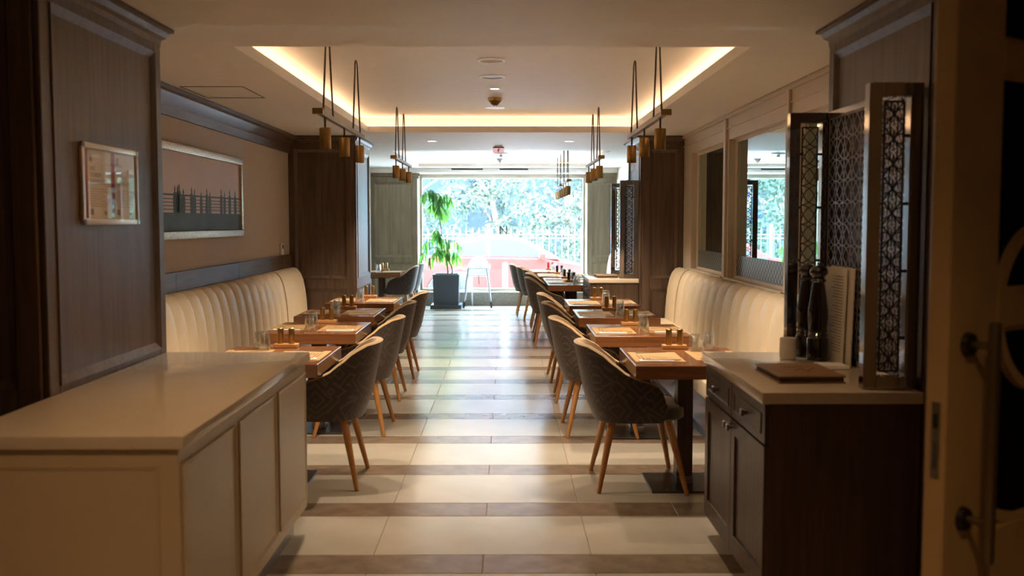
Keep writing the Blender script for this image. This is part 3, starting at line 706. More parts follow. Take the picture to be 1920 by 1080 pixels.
# ------------------------------------------------------------------ dining tables
def make_table(label, xa, yc, side, W=0.66, D=0.79, group='walnut dining tables'):
    """xa = aisle-side edge; side +1: table runs to +X"""
    t = thing('dining_table', label, 'table', (xa+side*W/2, yc, 0), 0, group)
    k = (W, D)
    if k not in TM:
        TM[k] = (B().box(-W/2, W/2, -D/2, D/2, 0.675, 0.75, bev=0.003).mesh('tabletop', 'wood_table'),
                 B().box(-0.045, 0.045, -0.06, 0.06, 0.013, 0.6745, bev=0.003).mesh('post', 'wood_post'),
                 B().box(-0.21, 0.21, -0.21, 0.21, 0.0008, 0.012, bev=0.002).mesh('base_plate', 'dark_steel'),
                 B().box(-0.15, 0.15, -0.2, 0.2, 0.655, 0.6748, bev=0.002).mesh('support_plate', 'wood_post'),
                 B().box(-0.049, 0.049, -0.064, 0.064, 0.0125, 0.06, bev=0.002).mesh('post_collar', 'steel'))
    for nm, me in zip(('tabletop', 'post', 'base_plate', 'support_plate', 'post_collar'), TM[k]): link(nm, me, t)
    return t
TM = {}
ORD = ['nearest', 'second', 'third', 'farthest']
TABLES = []   # (xa, yc, side, where-phrase, W, D, detail, has wall-side place)
for i, (xa, yc) in enumerate(((0.70, 5.72), (0.607, 7.11), (0.588, 8.39), (0.582, 9.54))):
    wh = ['nearest table of the right row', 'second table of the right row', 'third table of the right row', 'fourth table of the right row'][i]
    make_table('walnut dining table, ' + ['nearest to the front right sideboard', 'second in the right row', 'third in the right row', 'fourth in the right row, beside the far column'][i], xa, yc, 1)
    TABLES.append((xa, yc, 1, wh, 2))
for i, (xa, yc) in enumerate(((-1.03, 5.79), (-1.045, 7.28), (-1.083, 8.53), (-1.067, 9.83))):
    wh = ['nearest table of the left row', 'second table of the left row', 'third table of the left row', 'fourth table of the left row'][i]
    make_table('walnut dining table, ' + ['half hidden behind the cream counter', 'second in the left row', 'third in the left row', 'fourth in the left row, beside the far left column'][i], xa, yc, -1)
    TABLES.append((xa, yc, -1, wh, 2))
for i, (xa, yc) in enumerate(((0.512, 12.50), (0.505, 13.31), (0.462, 14.45), (0.382, 15.66))):
    wh = ['first table beyond the far sideboard', 'second table beyond the far sideboard', 'third table beyond the far sideboard', 'right-hand table closest to the window'][i]
    make_table('walnut dining table, ' + ['first beyond the far sideboard', 'second beyond the far sideboard, joined to its neighbour', 'third beyond the far sideboard', 'right-hand one closest to the window'][i], xa, yc, 1)
    TABLES.append((xa, yc, 1, wh, 1))
make_table('walnut dining table in the rear left bay beyond the left column', -1.60, 15.45, -1)
TABLES.append((-1.60, 15.45, -1, 'rear left table beyond the column', 1))

# ------------------------------------------------------------------ armchairs
def plan(t, a, b, xf, inset=0.0):
    """U-shaped plan, t in [-1,1]; back at x=-a, arms end at xf"""
    s = 1 if t >= 0 else -1; q = abs(t); K = 0.66
    if q <= K:
        th = q/K*PI/2; p = 2/2.7
        return (-a*abs(math.cos(th))**p, s*b*abs(math.sin(th))**p)
    r = (q-K)/(1-K); return (xf*r, s*(b - 0.015*r))
HP = [(0.0, 0.828), (0.10, 0.822), (0.22, 0.788), (0.36, 0.722), (0.50, 0.668), (0.64, 0.636), (0.80, 0.618), (0.90, 0.598), (0.96, 0.56), (1.0, 0.50)]
def hgt(x, a, xf):
    q = min(1, max(0, (x+a)/(a+xf)))
    for (p0, z0), (p1, z1) in zip(HP, HP[1:]):
        if q <= p1:
            r = (q-p0)/(p1-p0); r = r*r*(3-2*r)*0.35 + r*0.65; return z0+(z1-z0)*r
    return HP[-1][1]
def shell_pt(t, v, d, zb):
    a, b_, xf = 0.262, 0.29, 0.165
    x, y = plan(t, a, b_, xf); h = hgt(x, a, xf)
    z = zb+(h-zb)*v
    k = 1.0 - 0.13*max(0.0, (0.52-z)/0.125)**1.6
    bk = min(1, max(0, -x/a))
    xi, yi = x, y
    if d > 0:
        l = math.hypot(min(x, 0), y) or 1
        xi = x - d*min(x, 0)/l; yi = y - d*y/l
    xx, yy = xi*k, yi*k
    xx -= 0.085*max(0, (z-0.45)/0.41)*bk
    yy *= 1 - 0.10*bk*max(0, (z-0.66)/0.2)
    return (xx, yy, z)
def grid(b, f, N_, R_):
    vs = [f(i/(N_-1), k/(R_-1)) for i in range(N_) for k in range(R_)]
    b.add(vs, [(i*R_+k, (i+1)*R_+k, (i+1)*R_+k+1, i*R_+k+1) for i in range(N_-1) for k in range(R_-1)])
def make_chair():
    root = thing('dining_armchair', 'tmp', 'chair')
    N_ = 41; ZB = 0.395
    b = B(); grid(b, lambda s, v: shell_pt(-1+2*s, v, 0, ZB), N_, 10)
    bot = [shell_pt(-1+2*i/(N_-1), 0, 0, ZB) for i in range(N_)]
    b.add(bot, [tuple(range(N_))])
    bmesh.ops.remove_doubles(b.bm, verts=b.bm.verts[:], dist=1e-5)
    bm_smooth(b.obj('outer_shell', 'chair_pattern', root), 60)
    D = 0.036
    def inner(s0, s1, nm, m, n_):
        b = B(); grid(b, lambda s, v: shell_pt(s0+(s1-s0)*s, v, D, 0.43), n_, 9); bm_smooth(b.obj(nm, m, root), 70)
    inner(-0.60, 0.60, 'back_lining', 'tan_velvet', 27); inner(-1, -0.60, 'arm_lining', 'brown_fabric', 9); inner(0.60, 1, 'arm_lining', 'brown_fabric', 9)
    b = B()
    def rim(s, v):
        t = -1+2*s; o = Vector(shell_pt(t, 1, 0, ZB)); i_ = Vector(shell_pt(t, 1, D, ZB)); p = o.lerp(i_, v); p.z += 0.010*math.sin(PI*v); return p
    grid(b, rim, N_, 5); bm_smooth(b.obj('top_edge', 'tan_velvet', root), 70)
    for s in (-1, 1):   # rounded arm ends
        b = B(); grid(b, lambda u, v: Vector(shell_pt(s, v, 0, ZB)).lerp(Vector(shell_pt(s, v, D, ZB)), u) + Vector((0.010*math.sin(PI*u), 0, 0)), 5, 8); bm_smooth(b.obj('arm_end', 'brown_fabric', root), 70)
    pts = []
    for i in range(28):
        a = 2*PI*i/28; c, s_ = math.cos(a), math.sin(a); e = 2/3.4
        pts.append((0.045+0.248*math.copysign(abs(c)**e, c), 0.232*math.copysign(abs(s_)**e, s_)))
    b = B(); vs = []; lev = [(0.90, 0.397), (1.0, 0.412), (1.0, 0.452), (0.975, 0.468), (0.90, 0.478), (0.6, 0.482)]
    for k, z in lev:
        for p in pts: vs.append((0.045+(p[0]-0.045)*k, p[1]*k, z))
    n = 28; fs = [tuple(range(n)), tuple(range((len(lev)-1)*n, len(lev)*n))]
    for l in range(len(lev)-1):
        for i in range(n): fs.append((l*n+i, l*n+(i+1) % n, (l+1)*n+(i+1) % n, (l+1)*n+i))
    b.add(vs, fs); bm_smooth(b.obj('seat', 'seat_fabric', root), 50)
    for (fx, fy, tx, ty) in ((-0.215, 0.262, -0.13, 0.165), (-0.215, -0.262, -0.13, -0.165), (0.275, 0.318, 0.185, 0.185), (0.275, -0.318, 0.185, -0.185)):
        bm_smooth(B().cone((fx, fy, 0.0012), (tx, ty, 0.398), 0.0125, 0.024, 14).obj('leg', 'wood_leg', root), 40)
    return root
CHAIRS = [
 (0.735, 5.77, 0.00, 'patterned brown armchair at the nearest right table, closest to the camera'),
 (0.645, 7.22, 0.02, 'patterned brown armchair at the second right table'),
 (0.640, 8.55, -0.02, 'patterned brown armchair at the third right table'),
 (0.633, 9.62, 0.02, 'patterned brown armchair at the fourth right table'),
 (-1.068, 5.83, PI+0.02, 'patterned brown armchair at the nearest left table, beside the cream counter'),
 (-1.08, 7.27, PI-0.02, 'patterned brown armchair at the second left table'),
 (-1.12, 8.63, PI+0.01, 'patterned brown armchair at the third left table'),
 (-1.112, 9.85, PI, 'patterned brown armchair at the fourth left table'),
 (0.565, 12.38, 0.0, 'grey-brown armchair at the first table beyond the far sideboard'),
 (0.595, 13.42, 0.03, 'grey-brown armchair at the second table beyond the far sideboard'),
 (0.573, 14.45, 0.0, 'grey-brown armchair at the third table beyond the far sideboard'),
 (0.490, 15.35, -0.02, 'grey-brown armchair on the near side of the table closest to the window'),
 (0.385, 16.20, 0.02, 'grey-brown armchair nearest the window in the right row'),
 (-1.70, 15.60, PI+0.05, 'patterned armchair at the rear left table, near one'),
 (-1.69, 16.50, PI, 'patterned armchair behind the other one in the rear left bay'),
]
proto = make_chair()
for i, (x, y, rz, lab) in enumerate(CHAIRS):
    c = proto if i == len(CHAIRS)-1 else copy_tree(proto)
    c.location = (x, y, 0); c.rotation_euler = (0, 0, rz)
    tag(c, lab, 'chair', 'patterned dining armchairs along the aisle')

# ------------------------------------------------------------------ table settings
ME = {}
ME['mat'] = B().box(-0.14, 0.14, -0.20, 0.20, 0, 0.0012).mesh('mat_sheet', 'kraft')
pb = B(); fr = lambda u, n, z: (u, z, 0.0014+n)
for (p, q) in (((0.06, -0.09), (-0.02, -0.02)), ((0.06, -0.03), (-0.06, 0.05)), ((0.04, -0.04), (0.10, -0.02)), ((-0.10, -0.10), (-0.10, 0.10)), ((-0.08, -0.10), (-0.08, 0.06)), ((-0.06, -0.10), (-0.06, -0.04)), ((-0.045, -0.10), (-0.045, -0.03))):
    ribbon(pb, [p, q], 0.006, 0.0003, fr)
ME['print'] = pb.mesh('printed_mark', 'ink')
ME['napkin'] = B().box(-0.095, 0.095, -0.03, 0.03, 0, 0.004, bev=0.001).mesh('napkin_fold', 'napkin')
k = B(); k.prism([(-0.11, -0.006), (-0.02, -0.007), (0.0, -0.009), (0.09, -0.009), (0.105, 0.0), (0.10, 0.007), (0.0, 0.006), (-0.11, 0.006)], 0, 0.003)
ME['knife'] = k.mesh('table_knife', 'steel')
f = B(); f.prism([(-0.10, -0.006), (0.02, -0.004), (0.04, -0.011), (0.05, -0.011), (0.05, 0.011), (0.04, 0.011), (0.02, 0.004), (-0.10, 0.006)], 0, 0.003)
for yy in (-0.009, -0.003, 0.003, 0.009): f.box(0.05, 0.095, yy-0.0015, yy+0.0015, 0, 0.003)
ME['fork'] = f.mesh('table_fork', 'steel')
GP = [(0.0, 0.105), (0.027, 0.105), (0.029, 0.103), (0.033, 0.050), (0.0385, 0.0), (0.0362, 0.0), (0.0305, 0.05), (0.0265, 0.088), (0.0, 0.090)]
ME['glass'] = B().lathe(GP, seg=20).mesh('tumbler', 'glass', True)
ME['holder'] = B().box(-0.075, 0.075, -0.034, 0.034, 0, 0.024, bev=0.003).mesh('shaker_holder', 'holder')
def setting(x, y, z, side, wh, place, detail):
    """one kraft mat; side=+1 means the diner sits on -X side of it"""
    m = thing('placemat', 'kraft paper placemat on the %s, %s' % (wh, place), 'placemat', (x, y, z), 0 if side > 0 else PI, 'printed kraft placemats')
    link('mat_sheet', ME['mat'], m); link('printed_mark', ME['print'], m)
    if detail < 2: return
    s = 1 if side > 0 else -1; j = random.uniform(-0.01, 0.01)
    o = link('folded_napkin', ME['napkin'], None, (x-0.02*s, y-0.165+j, z+0.0019), j*2); tag(o, 'folded white napkin on the %s, %s' % (wh, place), 'napkin', 'folded napkins on the placemats')
    o = link('table_knife', ME['knife'], None, (x+0.01*s, y-0.165+j, z+0.0062), (0 if s > 0 else PI)+j); tag(o, 'steel knife laid on the napkin, %s, %s' % (wh, place), 'knife', 'table knives')
    o = link('table_fork', ME['fork'], None, (x+0.0*s, y+0.18+j, z+0.0018), (0.25 if s > 0 else PI-0.25)+j); tag(o, 'steel fork on the placemat, %s, %s' % (wh, place), 'fork', 'table forks')
for ti, (xa, yc, s, wh, det) in enumerate(TABLES):
    z = 0.7502; W = 0.66; xc = xa+s*W/2
    setting(xa+s*0.160, yc-0.04, z, s, wh, 'aisle side', det)
    setting(xa+s*(W-0.150), yc+0.02, z, -s, wh, 'wall side', det)
    for (gx, gy, pl) in ((xc+s*0.02, yc-0.24, 'nearer one'), (xc+s*0.06, yc+0.10, 'farther one')):
        if ti in (0, 4): gx, gy = xc+s*(0.10 if pl[0] == 'n' else 0.15), yc+(0.20 if pl[0] == 'n' else 0.28)
        if ti == 0 and pl[0] == 'f': gx += 0.05
        o = link('glass_tumbler', ME['glass'], None, (gx, gy, z+0.0016), random.uniform(0, 3)); tag(o, 'upturned clear glass tumbler on the %s, %s' % (wh, pl), 'glass', 'upturned glass tumblers')
    hx, hy = xc+s*(0.0), yc+0.335
    o = link('shaker_holder', ME['holder'], None, (hx, hy, z+0.0003)); tag(o, 'small oak shaker holder at the far edge of the %s' % wh, 'shaker holder', 'oak shaker holders')
    dark = 8 <= ti <= 10
    key = 'shaker_r' if ti == 11 else ('shaker_d' if dark else 'shaker')
    if key not in ME:
        ME[key] = B().lathe([(0, 0), (0.018, 0), (0.019, 0.002), (0.019, 0.092), (0.017, 0.096), (0, 0.097)], seg=18).mesh('shaker', {'shaker': 'brass', 'shaker_d': 'gunmetal', 'shaker_r': 'red'}[key])
        for p in ME[key].polygons: p.use_smooth = True
    cn = {'shaker': 'brass', 'shaker_d': 'dark metal', 'shaker_r': 'red'}[key]
    for q, sn in ((-1, 'left'), (1, 'right')):
        o = link('shaker', ME[key], None, (hx+q*0.034, hy, z+0.0246)); tag(o, '%s shaker on the %s, %s' % (cn, sn, wh), 'shaker', 'cylindrical shakers in the holders')

# ------------------------------------------------------------------ pendant track lights
def pendant(label, x, y0, y1, zb, zt, hair, heads, power, sc=1.0):
    t = thing('pendant_track_light', label, 'lamp', (x, y0, zb), 0, 'brass pendant track lights')
    L = y1-y0
    B().box(-0.016, 0.016, 0, L, 0, 0.026, bev=0.002).obj('track_bar', 'rod', t)
    B().box(-0.03, 0.03, -0.002, 0.02, -0.004, 0.03, bev=0.002).obj('end_block', 'brass', t)
    for (hb, ht) in hair:
        h0 = hb-y0; top = zt-zb-0.002; w0, w1 = 0.16, 0.055; r = w1
        path = [(0, h0-w0, 0.026), (0, ht-y0-w1, top-w1)] + [(0, ht-y0-r*math.cos(PI*q/8), top-r+r*math.sin(PI*q/8)) for q in range(1, 8)] + [(0, ht-y0+w1, top-w1), (0, h0+w0, 0.026)]
        B().tube(path, 0.0055, 6).obj('suspension_rod', 'rod', t, True)
    for hy in heads:
        hd = B()
        hd.lathe([(0.030, -0.178), (0.033, -0.178), (0.033, -0.062), (0.030, -0.058), (0.0, -0.058)], (0, hy-y0, 0), 22)
        hd.lathe([(0.030, -0.178), (0.030, -0.168), (0.0, -0.168)], (0, hy-y0, 0), 22)
        ho = bm_smooth(hd.obj('lamp_head', 'brass', t), 40)
        B().cone((0, hy-y0, -0.060), (0, hy-y0, 0.0), 0.006, 0.006, 8).obj('stem', 'rod', ho)
        B().lathe([(0, -0.1660), (0.0285, -0.1660), (0.0285, -0.1672), (0, -0.1672)], (0, hy-y0, 0), 20).obj('lens', 'lens', ho)
        ld = bpy.data.lights.new('spot', 'SPOT'); ld.energy = power; ld.color = (1.0, 0.80, 0.58); ld.spot_size = math.radians(125); ld.spot_blend = 0.85; ld.shadow_soft_size = 0.022
        lo = bpy.data.objects.new('spot', ld); COL.objects.link(lo); lo.parent = ho; lo.location = (0, hy-y0, -0.182)
    return t
PW = 15
pendant('brass three-head pendant track over the front right tables', 0.885, 5.55, 7.20, 2.118, 2.63, ((5.87, 5.87), (6.93, 6.93)), (5.76, 6.42, 7.06), PW)
pendant('brass three-head pendant track over the front left tables', -1.03, 5.50, 7.20, 2.118, 2.63, ((5.83, 5.83), (6.93, 6.93)), (5.72, 6.40, 7.06), PW)
pendant('brass three-head pendant track over the farther right tables', 0.895, 9.40, 11.05, 2.118, 2.63, ((9.72, 9.72), (10.36, 10.36)), (9.60, 10.2, 10.84), PW)
pendant('brass three-head pendant track over the farther left tables', -1.055, 9.40, 11.05, 2.118, 2.63, ((9.72, 9.72), (10.36, 10.36)), (9.60, 10.2, 10.84), PW)
pendant('small brass pendant track in front of the window, nearer one', 0.835, 13.30, 14.70, 2.06, 2.56, ((13.55, 13.55), (14.45, 14.45)), (13.45, 14.0, 14.55), PW*0.6)
pendant('small brass pendant track in front of the window, farther one', 0.835, 15.10, 16.50, 2.06, 2.56, ((15.35, 15.35), (16.25, 16.25)), (15.25, 15.8, 16.35), PW*0.6)

# ------------------------------------------------------------------ ceiling fittings
def ceil_disc(name, label, cat, x, y, z, r, m_in, grille=False, group=None):
    t = thing(name, label, cat, (x, y, z-0.0005), 0, group)
    bm_smooth(B().lathe([(r*0.78, -0.004), (r*0.80, -0.009), (r*0.95, -0.007), (r, 0.0), (r*0.78, 0.0)], seg=32, closed=True).obj('trim_ring', 'plastic_white', t), 40)
    B().lathe([(0, -0.003), (r*0.78, -0.004), (r*0.78, -0.0005), (0, -0.0005)], seg=32).obj('grille' if grille else 'lens', m_in, t)
    return t
M['grille'] = mat('speaker_grille', (0.50, 0.46, 0.44), 0.7); M['grille_dark'] = mat('dim_lamp_reflector', (0.16, 0.12, 0.085), 0.4)
ceil_disc('ceiling_speaker', 'round white ceiling speaker in the front tray', 'speaker', -0.10, 6.90, 2.63, 0.098, 'grille', True)
ceil_disc('ceiling_downlight', 'unlit round downlight with dark centre in the front tray', 'light', -0.105, 7.68, 2.63, 0.104, 'grille_dark')  # speaker disc; brown shadow at its centre put into the colour
ceil_disc('ceiling_downlight', 'small lit round downlight in the front tray', 'light', -0.095, 8.33, 2.63, 0.046, 'down')
ceil_disc('ceiling_downlight', 'lit round downlight in the rear soffit, left one', 'light', -0.86, 11.62, ZC, 0.062, 'down')
ceil_disc('ceiling_downlight', 'lit round downlight in the rear soffit, right one', 'light', 0.73, 11.62, ZC, 0.062, 'down')
t = thing('smoke_detector', 'smoke detector hanging under the front ceiling tray', 'detector', (-0.10, 9.05, 2.6295))
bm_smooth(B().lathe([(0, 0), (0.06, 0), (0.06, -0.02), (0.03, -0.055), (0.012, -0.062), (0, -0.062)], seg=24).obj('housing', 'brass', t), 40)
for a in range(3): B().cone((0.045*math.cos(a*2.1), 0.045*math.sin(a*2.1), -0.03), (0.012*math.cos(a*2.1), 0.012*math.sin(a*2.1), -0.075), 0.003, 0.003, 6).obj('arm', 'chrome', t)
bm_smooth(B().lathe([(0, -0.074), (0.088, -0.080), (0.09, -0.084), (0, -0.086)], seg=28).obj('deflector_disc', 'plastic_white', t), 40)
t = thing('exit_sign', 'small hanging pink and white sign in the rear soffit', 'sign', (-0.095, 12.45, ZC-0.001))
B().box(-0.05, 0.05, -0.02, 0.02, -0.012, 0, bev=0.002).obj('ceiling_mount', 'plastic_white', t)
B().box(-0.07, 0.07, -0.012, 0.012, -0.024, -0.012).obj('housing', 'gunmetal', t)
M['sign_pink'] = emis('lit_pink_acrylic', (0.8, 0.5, 0.55), 0.15)  # faint glow added to lift the plate to a light pink
B().box(-0.07, 0.07, -0.003, 0.003, -0.085, -0.024).obj('acrylic_plate', 'sign_pink', t)
B().prism([(-0.004, -0.075), (0.004, -0.075), (0.008, -0.04), (0.03, -0.034), (0.0, -0.03), (-0.012, -0.05)], -0.0042, -0.0032, mode='xz').obj('pictogram', 'red', t)
t = thing('ceiling_detector', 'flat disc detector hanging in the rear tray', 'detector', (-0.08, 15.2, 2.5595))
bm_smooth(B().lathe([(0, 0), (0.10, 0), (0.105, -0.012), (0.06, -0.03), (0, -0.032)], seg=24).obj('disc', 'plastic_grey', t), 40); B().cone((0, 0, -0.03), (0, 0, -0.06), 0.02, 0.03, 12).obj('sensor', 'plastic_white', t)
t = thing('ceiling_detector', 'cone-shaped grey detector in the rear tray near the window', 'detector', (-0.10, 16.55, 2.5595))
bm_smooth(B().lathe([(0, 0), (0.06, 0), (0.056, -0.02), (0.028, -0.05), (0.012, -0.07), (0, -0.07)], seg=24).obj('cone', 'plastic_grey', t), 40); B().lathe([(0, -0.07), (0.010, -0.07), (0.008, -0.08), (0, -0.08)], seg=12).obj('sensor', 'gunmetal', t)
for (x0, x1, pl) in ((-0.95, -0.41, 'left'), (-0.11, 0.38, 'right')):
    t = thing('slot_diffuser', 'black linear air slot above the window, %s one' % pl, 'air vent', (x0, 17.4995, 2.425), 0, 'black air slots above the window')
    B().box(0, x1-x0, -0.006, 0, 0, 0.018).obj('slot', 'black', t); B().box(-0.004, x1-x0+0.004, -0.004, 0, -0.004, 0.0225).obj('trim', 'gunmetal', t)
# entrance downlights out of view; rear two added to warm the foreground
for (x, y, pl, en) in ((-0.9, 1.6, 'rear left', 14), (0.7, 1.2, 'rear right', 10), (-0.98, 3.85, 'over the cream counter', 6.5), (0.95, 3.85, 'over the front sideboard', 2)):
    ceil_disc('ceiling_downlight', 'warm downlight in the entrance ceiling, %s' % pl, 'light', x, y, ZC, 0.05, 'lens')
    ld = bpy.data.lights.new('downlight', 'SPOT'); ld.energy = en; ld.color = (1.0, 0.58, 0.27); ld.spot_size = math.radians(120); ld.spot_blend = 0.9; ld.shadow_soft_size = 0.05
    lo = bpy.data.objects.new('downlight', ld); COL.objects.link(lo); lo.location = (x, y, ZC-0.02)

# ------------------------------------------------------------------ planter with ficus
t = thing('potted_ficus', 'tall ficus with drooping leaves in a square slate planter by the window', 'plant', (-1.05, 17.55, 0))
pb = B(); w0, w1 = 0.215, 0.232
vs = [(sx*w0, sy*w0, 0.07) for sx, sy in ((-1,-1),(1,-1),(1,1),(-1,1))] + [(sx*w1, sy*w1, 0.60) for sx, sy in ((-1,-1),(1,-1),(1,1),(-1,1))] + [(sx*(w1-0.025), sy*(w1-0.025), 0.60) for sx, sy in ((-1,-1),(1,-1),(1,1),(-1,1))] + [(sx*(w1-0.03), sy*(w1-0.03), 0.55) for sx, sy in ((-1,-1),(1,-1),(1,1),(-1,1))]
fs = [(3, 2, 1, 0)]
for l in range(3): fs += [(l*4+i, l*4+(i+1) % 4, (l+1)*4+(i+1) % 4, (l+1)*4+i) for i in range(4)]
pb.add(vs, fs); pb.obj('planter', 'pot', t)
B().box(-0.27, 0.27, -0.27, 0.27, 0.001, 0.07, bev=0.004).obj('planter_base', 'pot', t)
B().box(-w1+0.03, w1-0.03, -w1+0.03, w1-0.03, 0.5, 0.552).obj('soil', 'soil', t)
def spline(pts, n=14):
    out = []
    for i in range(n+1):
        u = i/n*(len(pts)-1); k = min(int(u), len(pts)-2); r = u-k
        p0, p1 = Vector(pts[k]), Vector(pts[k+1]); a = Vector(pts[max(k-1, 0)]); d = Vector(pts[min(k+2, len(pts)-1)])
        out.append(0.5*((2*p1*0+2*p0) + (p1-a)*r + (2*a-5*p0+4*p1-d)*r*r + (3*p0-a-3*p1+d)*r**3))
    return out
STEMS = [[(0.03, 0, 0.53), (0.0, 0.0, 0.85), (-0.07, 0, 1.2), (-0.12, 0, 1.6), (-0.14, 0, 2.02)],
         [(0.07, 0, 0.53), (0.10, 0.02, 0.66), (0.02, 0.0, 0.95), (-0.02, 0.0, 1.25)]]
for s_ in STEMS: B().tube(spline(s_), 0.014, 7, 0.007).obj('stem', 'bark', t, True)
BR = []
def branch(p, q, sag=0.05):
    p, q = Vector(p), Vector(q); m_ = (p+q)/2 + Vector((0, 0, sag)); pts = spline([p, m_, q], 8)
    B().tube(pts, 0.006, 5, 0.003).obj('branch', 'bark', t, True); BR.append(pts)
branch((-0.14, 0, 1.98), (-0.42, -0.10, 1.98), 0.10); branch((-0.13, 0, 1.9), (0.10, -0.05, 1.90), 0.10); branch((-0.13, 0, 1.85), (-0.10, -0.22, 1.75), 0.1)
branch((-0.13, 0, 1.75), (-0.30, 0.15, 1.8), 0.06); branch((-0.12, 0, 1.7), (0.08, 0.10, 1.68), 0.05)
branch((-0.08, 0, 1.25), (-0.40, -0.12, 1.10), 0.08); branch((-0.05, 0, 1.05), (-0.50, 0.0, 0.90), 0.08); branch((-0.02, 0, 1.0), (-0.30, -0.2, 0.88), 0.06)
branch((-0.02, 0, 1.15), (0.28, -0.10, 1.06), 0.08); branch((0.0, 0, 0.98), (0.20, -0.05, 0.93), 0.06); branch((-0.08, 0, 1.25), (-0.22, 0.0, 1.36), 0.05)
lm = []
for (l, wd) in ((0.23, 0.042), (0.18, 0.036), (0.27, 0.045)):
    b = B(); n = 6; vs = []
    for i in range(n+1):
        u = i/n; ww = wd*math.sin(PI*min(1, 0.06+u*0.94))**0.8; dz = -0.05*u*u*l/0.2
        vs += [(u*l, -ww/2*1.0, dz+0.006*(1 if 0 < i < n else 0)), (u*l, 0, dz), (u*l, ww/2, dz+0.006*(1 if 0 < i < n else 0))]
    b.add(vs, [(i*3+k, (i+1)*3+k, (i+1)*3+k+1, i*3+k+1) for i in range(n) for k in range(2)]); lm.append(b.mesh('leaf', 'leaf', True))
nleaf = 0
def put_leaf(p, az, droop):
    o = link('leaf', random.choice(lm), t, p); o.rotation_euler = (random.uniform(-0.4, 0.4), droop, az)
for bi, pts in enumerate(BR):
    cnt = 27 if bi < 5 else 19
    for q in range(cnt):
        p = pts[min(8, int(random.uniform(0.15, 1.0)*8))]
        put_leaf(p, random.uniform(0, 2*PI), random.uniform(0.7, 1.45))
for q in range(30):
    p = spline(STEMS[0])[random.choice((11, 12, 13, 14, 14))]; put_leaf(p, random.uniform(0, 2*PI), random.uniform(0.1, 1.3))

# ------------------------------------------------------------------ high chairs
t = thing('high_chair', 'white plastic high chair with a tray standing in front of the window', 'chair', (-0.505, 17.68, 0))
for (fx, fy, tx, ty) in ((-0.245, -0.20, -0.165, -0.10), (0.245, -0.20, 0.165, -0.10), (-0.245, 0.20, -0.15, 0.08), (0.245, 0.20, 0.15, 0.08)):
    lg = B().cone((fx*0.86+tx*0.14, fy*0.86+ty*0.14, 0.11), (tx, ty, 0.70), 0.014, 0.017, 10).obj('leg', 'plastic_grey', t)
    B().cone((fx, fy, 0.0015), (fx*0.855+tx*0.145, fy*0.855+ty*0.145, 0.112), 0.017, 0.015, 10).obj('foot_sleeve', 'gunmetal', lg)
bm_smooth(B().box(-0.225, 0.225, -0.30, -0.06, 0.695, 0.725, bev=0.012, seg=2).obj('tray', 'plastic_white', t), 40)
for x, m_ in ((-0.03, 'green'), (0.0, 'red'), (0.045, 'green')): B().cone((x, -0.18, 0.7255), (x, -0.18, 0.7455), 0.009, 0.009, 10).obj('play_bead', m_, t)
b = B()
def hc(s, v):
    a = -PI*0.5 + PI*s; r = 0.165
    return (r*math.sin(a)*1.0, 0.02+0.12*math.cos(a), 0.56+(0.33 - 0.12*abs(math.sin(a))**3)*v)
grid(b, hc, 21, 6); bm_smooth(b.obj('seat_back', 'plastic_white', t), 60)
bm_smooth(B().box(-0.15, 0.15, -0.14, 0.13, 0.555, 0.59, bev=0.012, seg=2).obj('seat', 'plastic_white', t), 40)
B().box(-0.195, 0.195, -0.16, -0.08, 0.27, 0.29, bev=0.004).obj('footrest', 'plastic_white', t)
B().tube([(0.02, -0.12, 0.57), (0.025, -0.16, 0.52), (0.03, -0.16, 0.42)], 0.008, 6).obj('strap', 'gunmetal', t)
t = thing('high_chair', 'second white high chair folded flat behind the slate planter', 'chair', (-0.83, 17.92, 0))
b = B(); b.tube([(-0.22, 0.04, 0.002), (-0.20, 0.02, 0.55), (-0.13, 0.02, 0.66), (0, 0.02, 0.69), (0.13, 0.02, 0.66), (0.20, 0.02, 0.55), (0.22, 0.04, 0.002)], 0.016, 8); b.obj('frame', 'plastic_white', t, True)
B().box(-0.17, 0.17, 0.0, 0.03, 0.30, 0.60, bev=0.008).obj('folded_seat', 'plastic_white', t)

# ------------------------------------------------------------------ street outside
GZ = -0.26
struct(B().box(-14, 14, YW+0.26, 20.4, GZ-0.1, GZ+0.12).obj('pavement', 'pave'), 'sunlit pavement outside the window')
struct(B().box(-14, 14, 20.4, 25.4, GZ-0.1, GZ).obj('road', 'asphalt'), 'sunlit road outside the window')
struct(B().box(-14, 14, 25.4, 60, GZ-0.1, GZ+0.10).obj('verge', 'pave'), 'far pavement behind the road')
# car
t = thing('parked_car', 'red saloon car parked outside the window', 'car', (0.0, 22.3, GZ))
def arc(cx, cz, r, a0, a1, n=8): return [(cx+r*math.cos(a0+(a1-a0)*i/n), cz+r*math.sin(a0+(a1-a0)*i/n)) for i in range(n+1)]
prof = [(-2.28, 0.34), (-2.32, 0.62), (-2.22, 0.92), (-1.62, 1.02), (0.75, 0.98), (1.55, 0.86), (2.14, 0.70), (2.28, 0.52), (2.24, 0.26)] + arc(1.38, 0.28, 0.36, 0, PI)[0:] + arc(-1.36, 0.28, 0.36, 0, PI) + [(-2.2, 0.26)]
bm_smooth(B().prism(prof, -0.86, 0.86, mode='xz', bev=0.05, seg=2).obj('body', 'car_red', t), 40)
roof = [(-1.72, 0.99), (-1.05, 1.38), (-0.55, 1.46), (0.05, 1.46), (0.45, 1.38), (1.20, 0.96)]
b = B(); n = len(roof)
vs = [(x, -0.80 + 0.18*(z-0.97)/0.49, z) for x, z in roof] + [(x, 0.80 - 0.18*(z-0.97)/0.49, z) for x, z in roof]
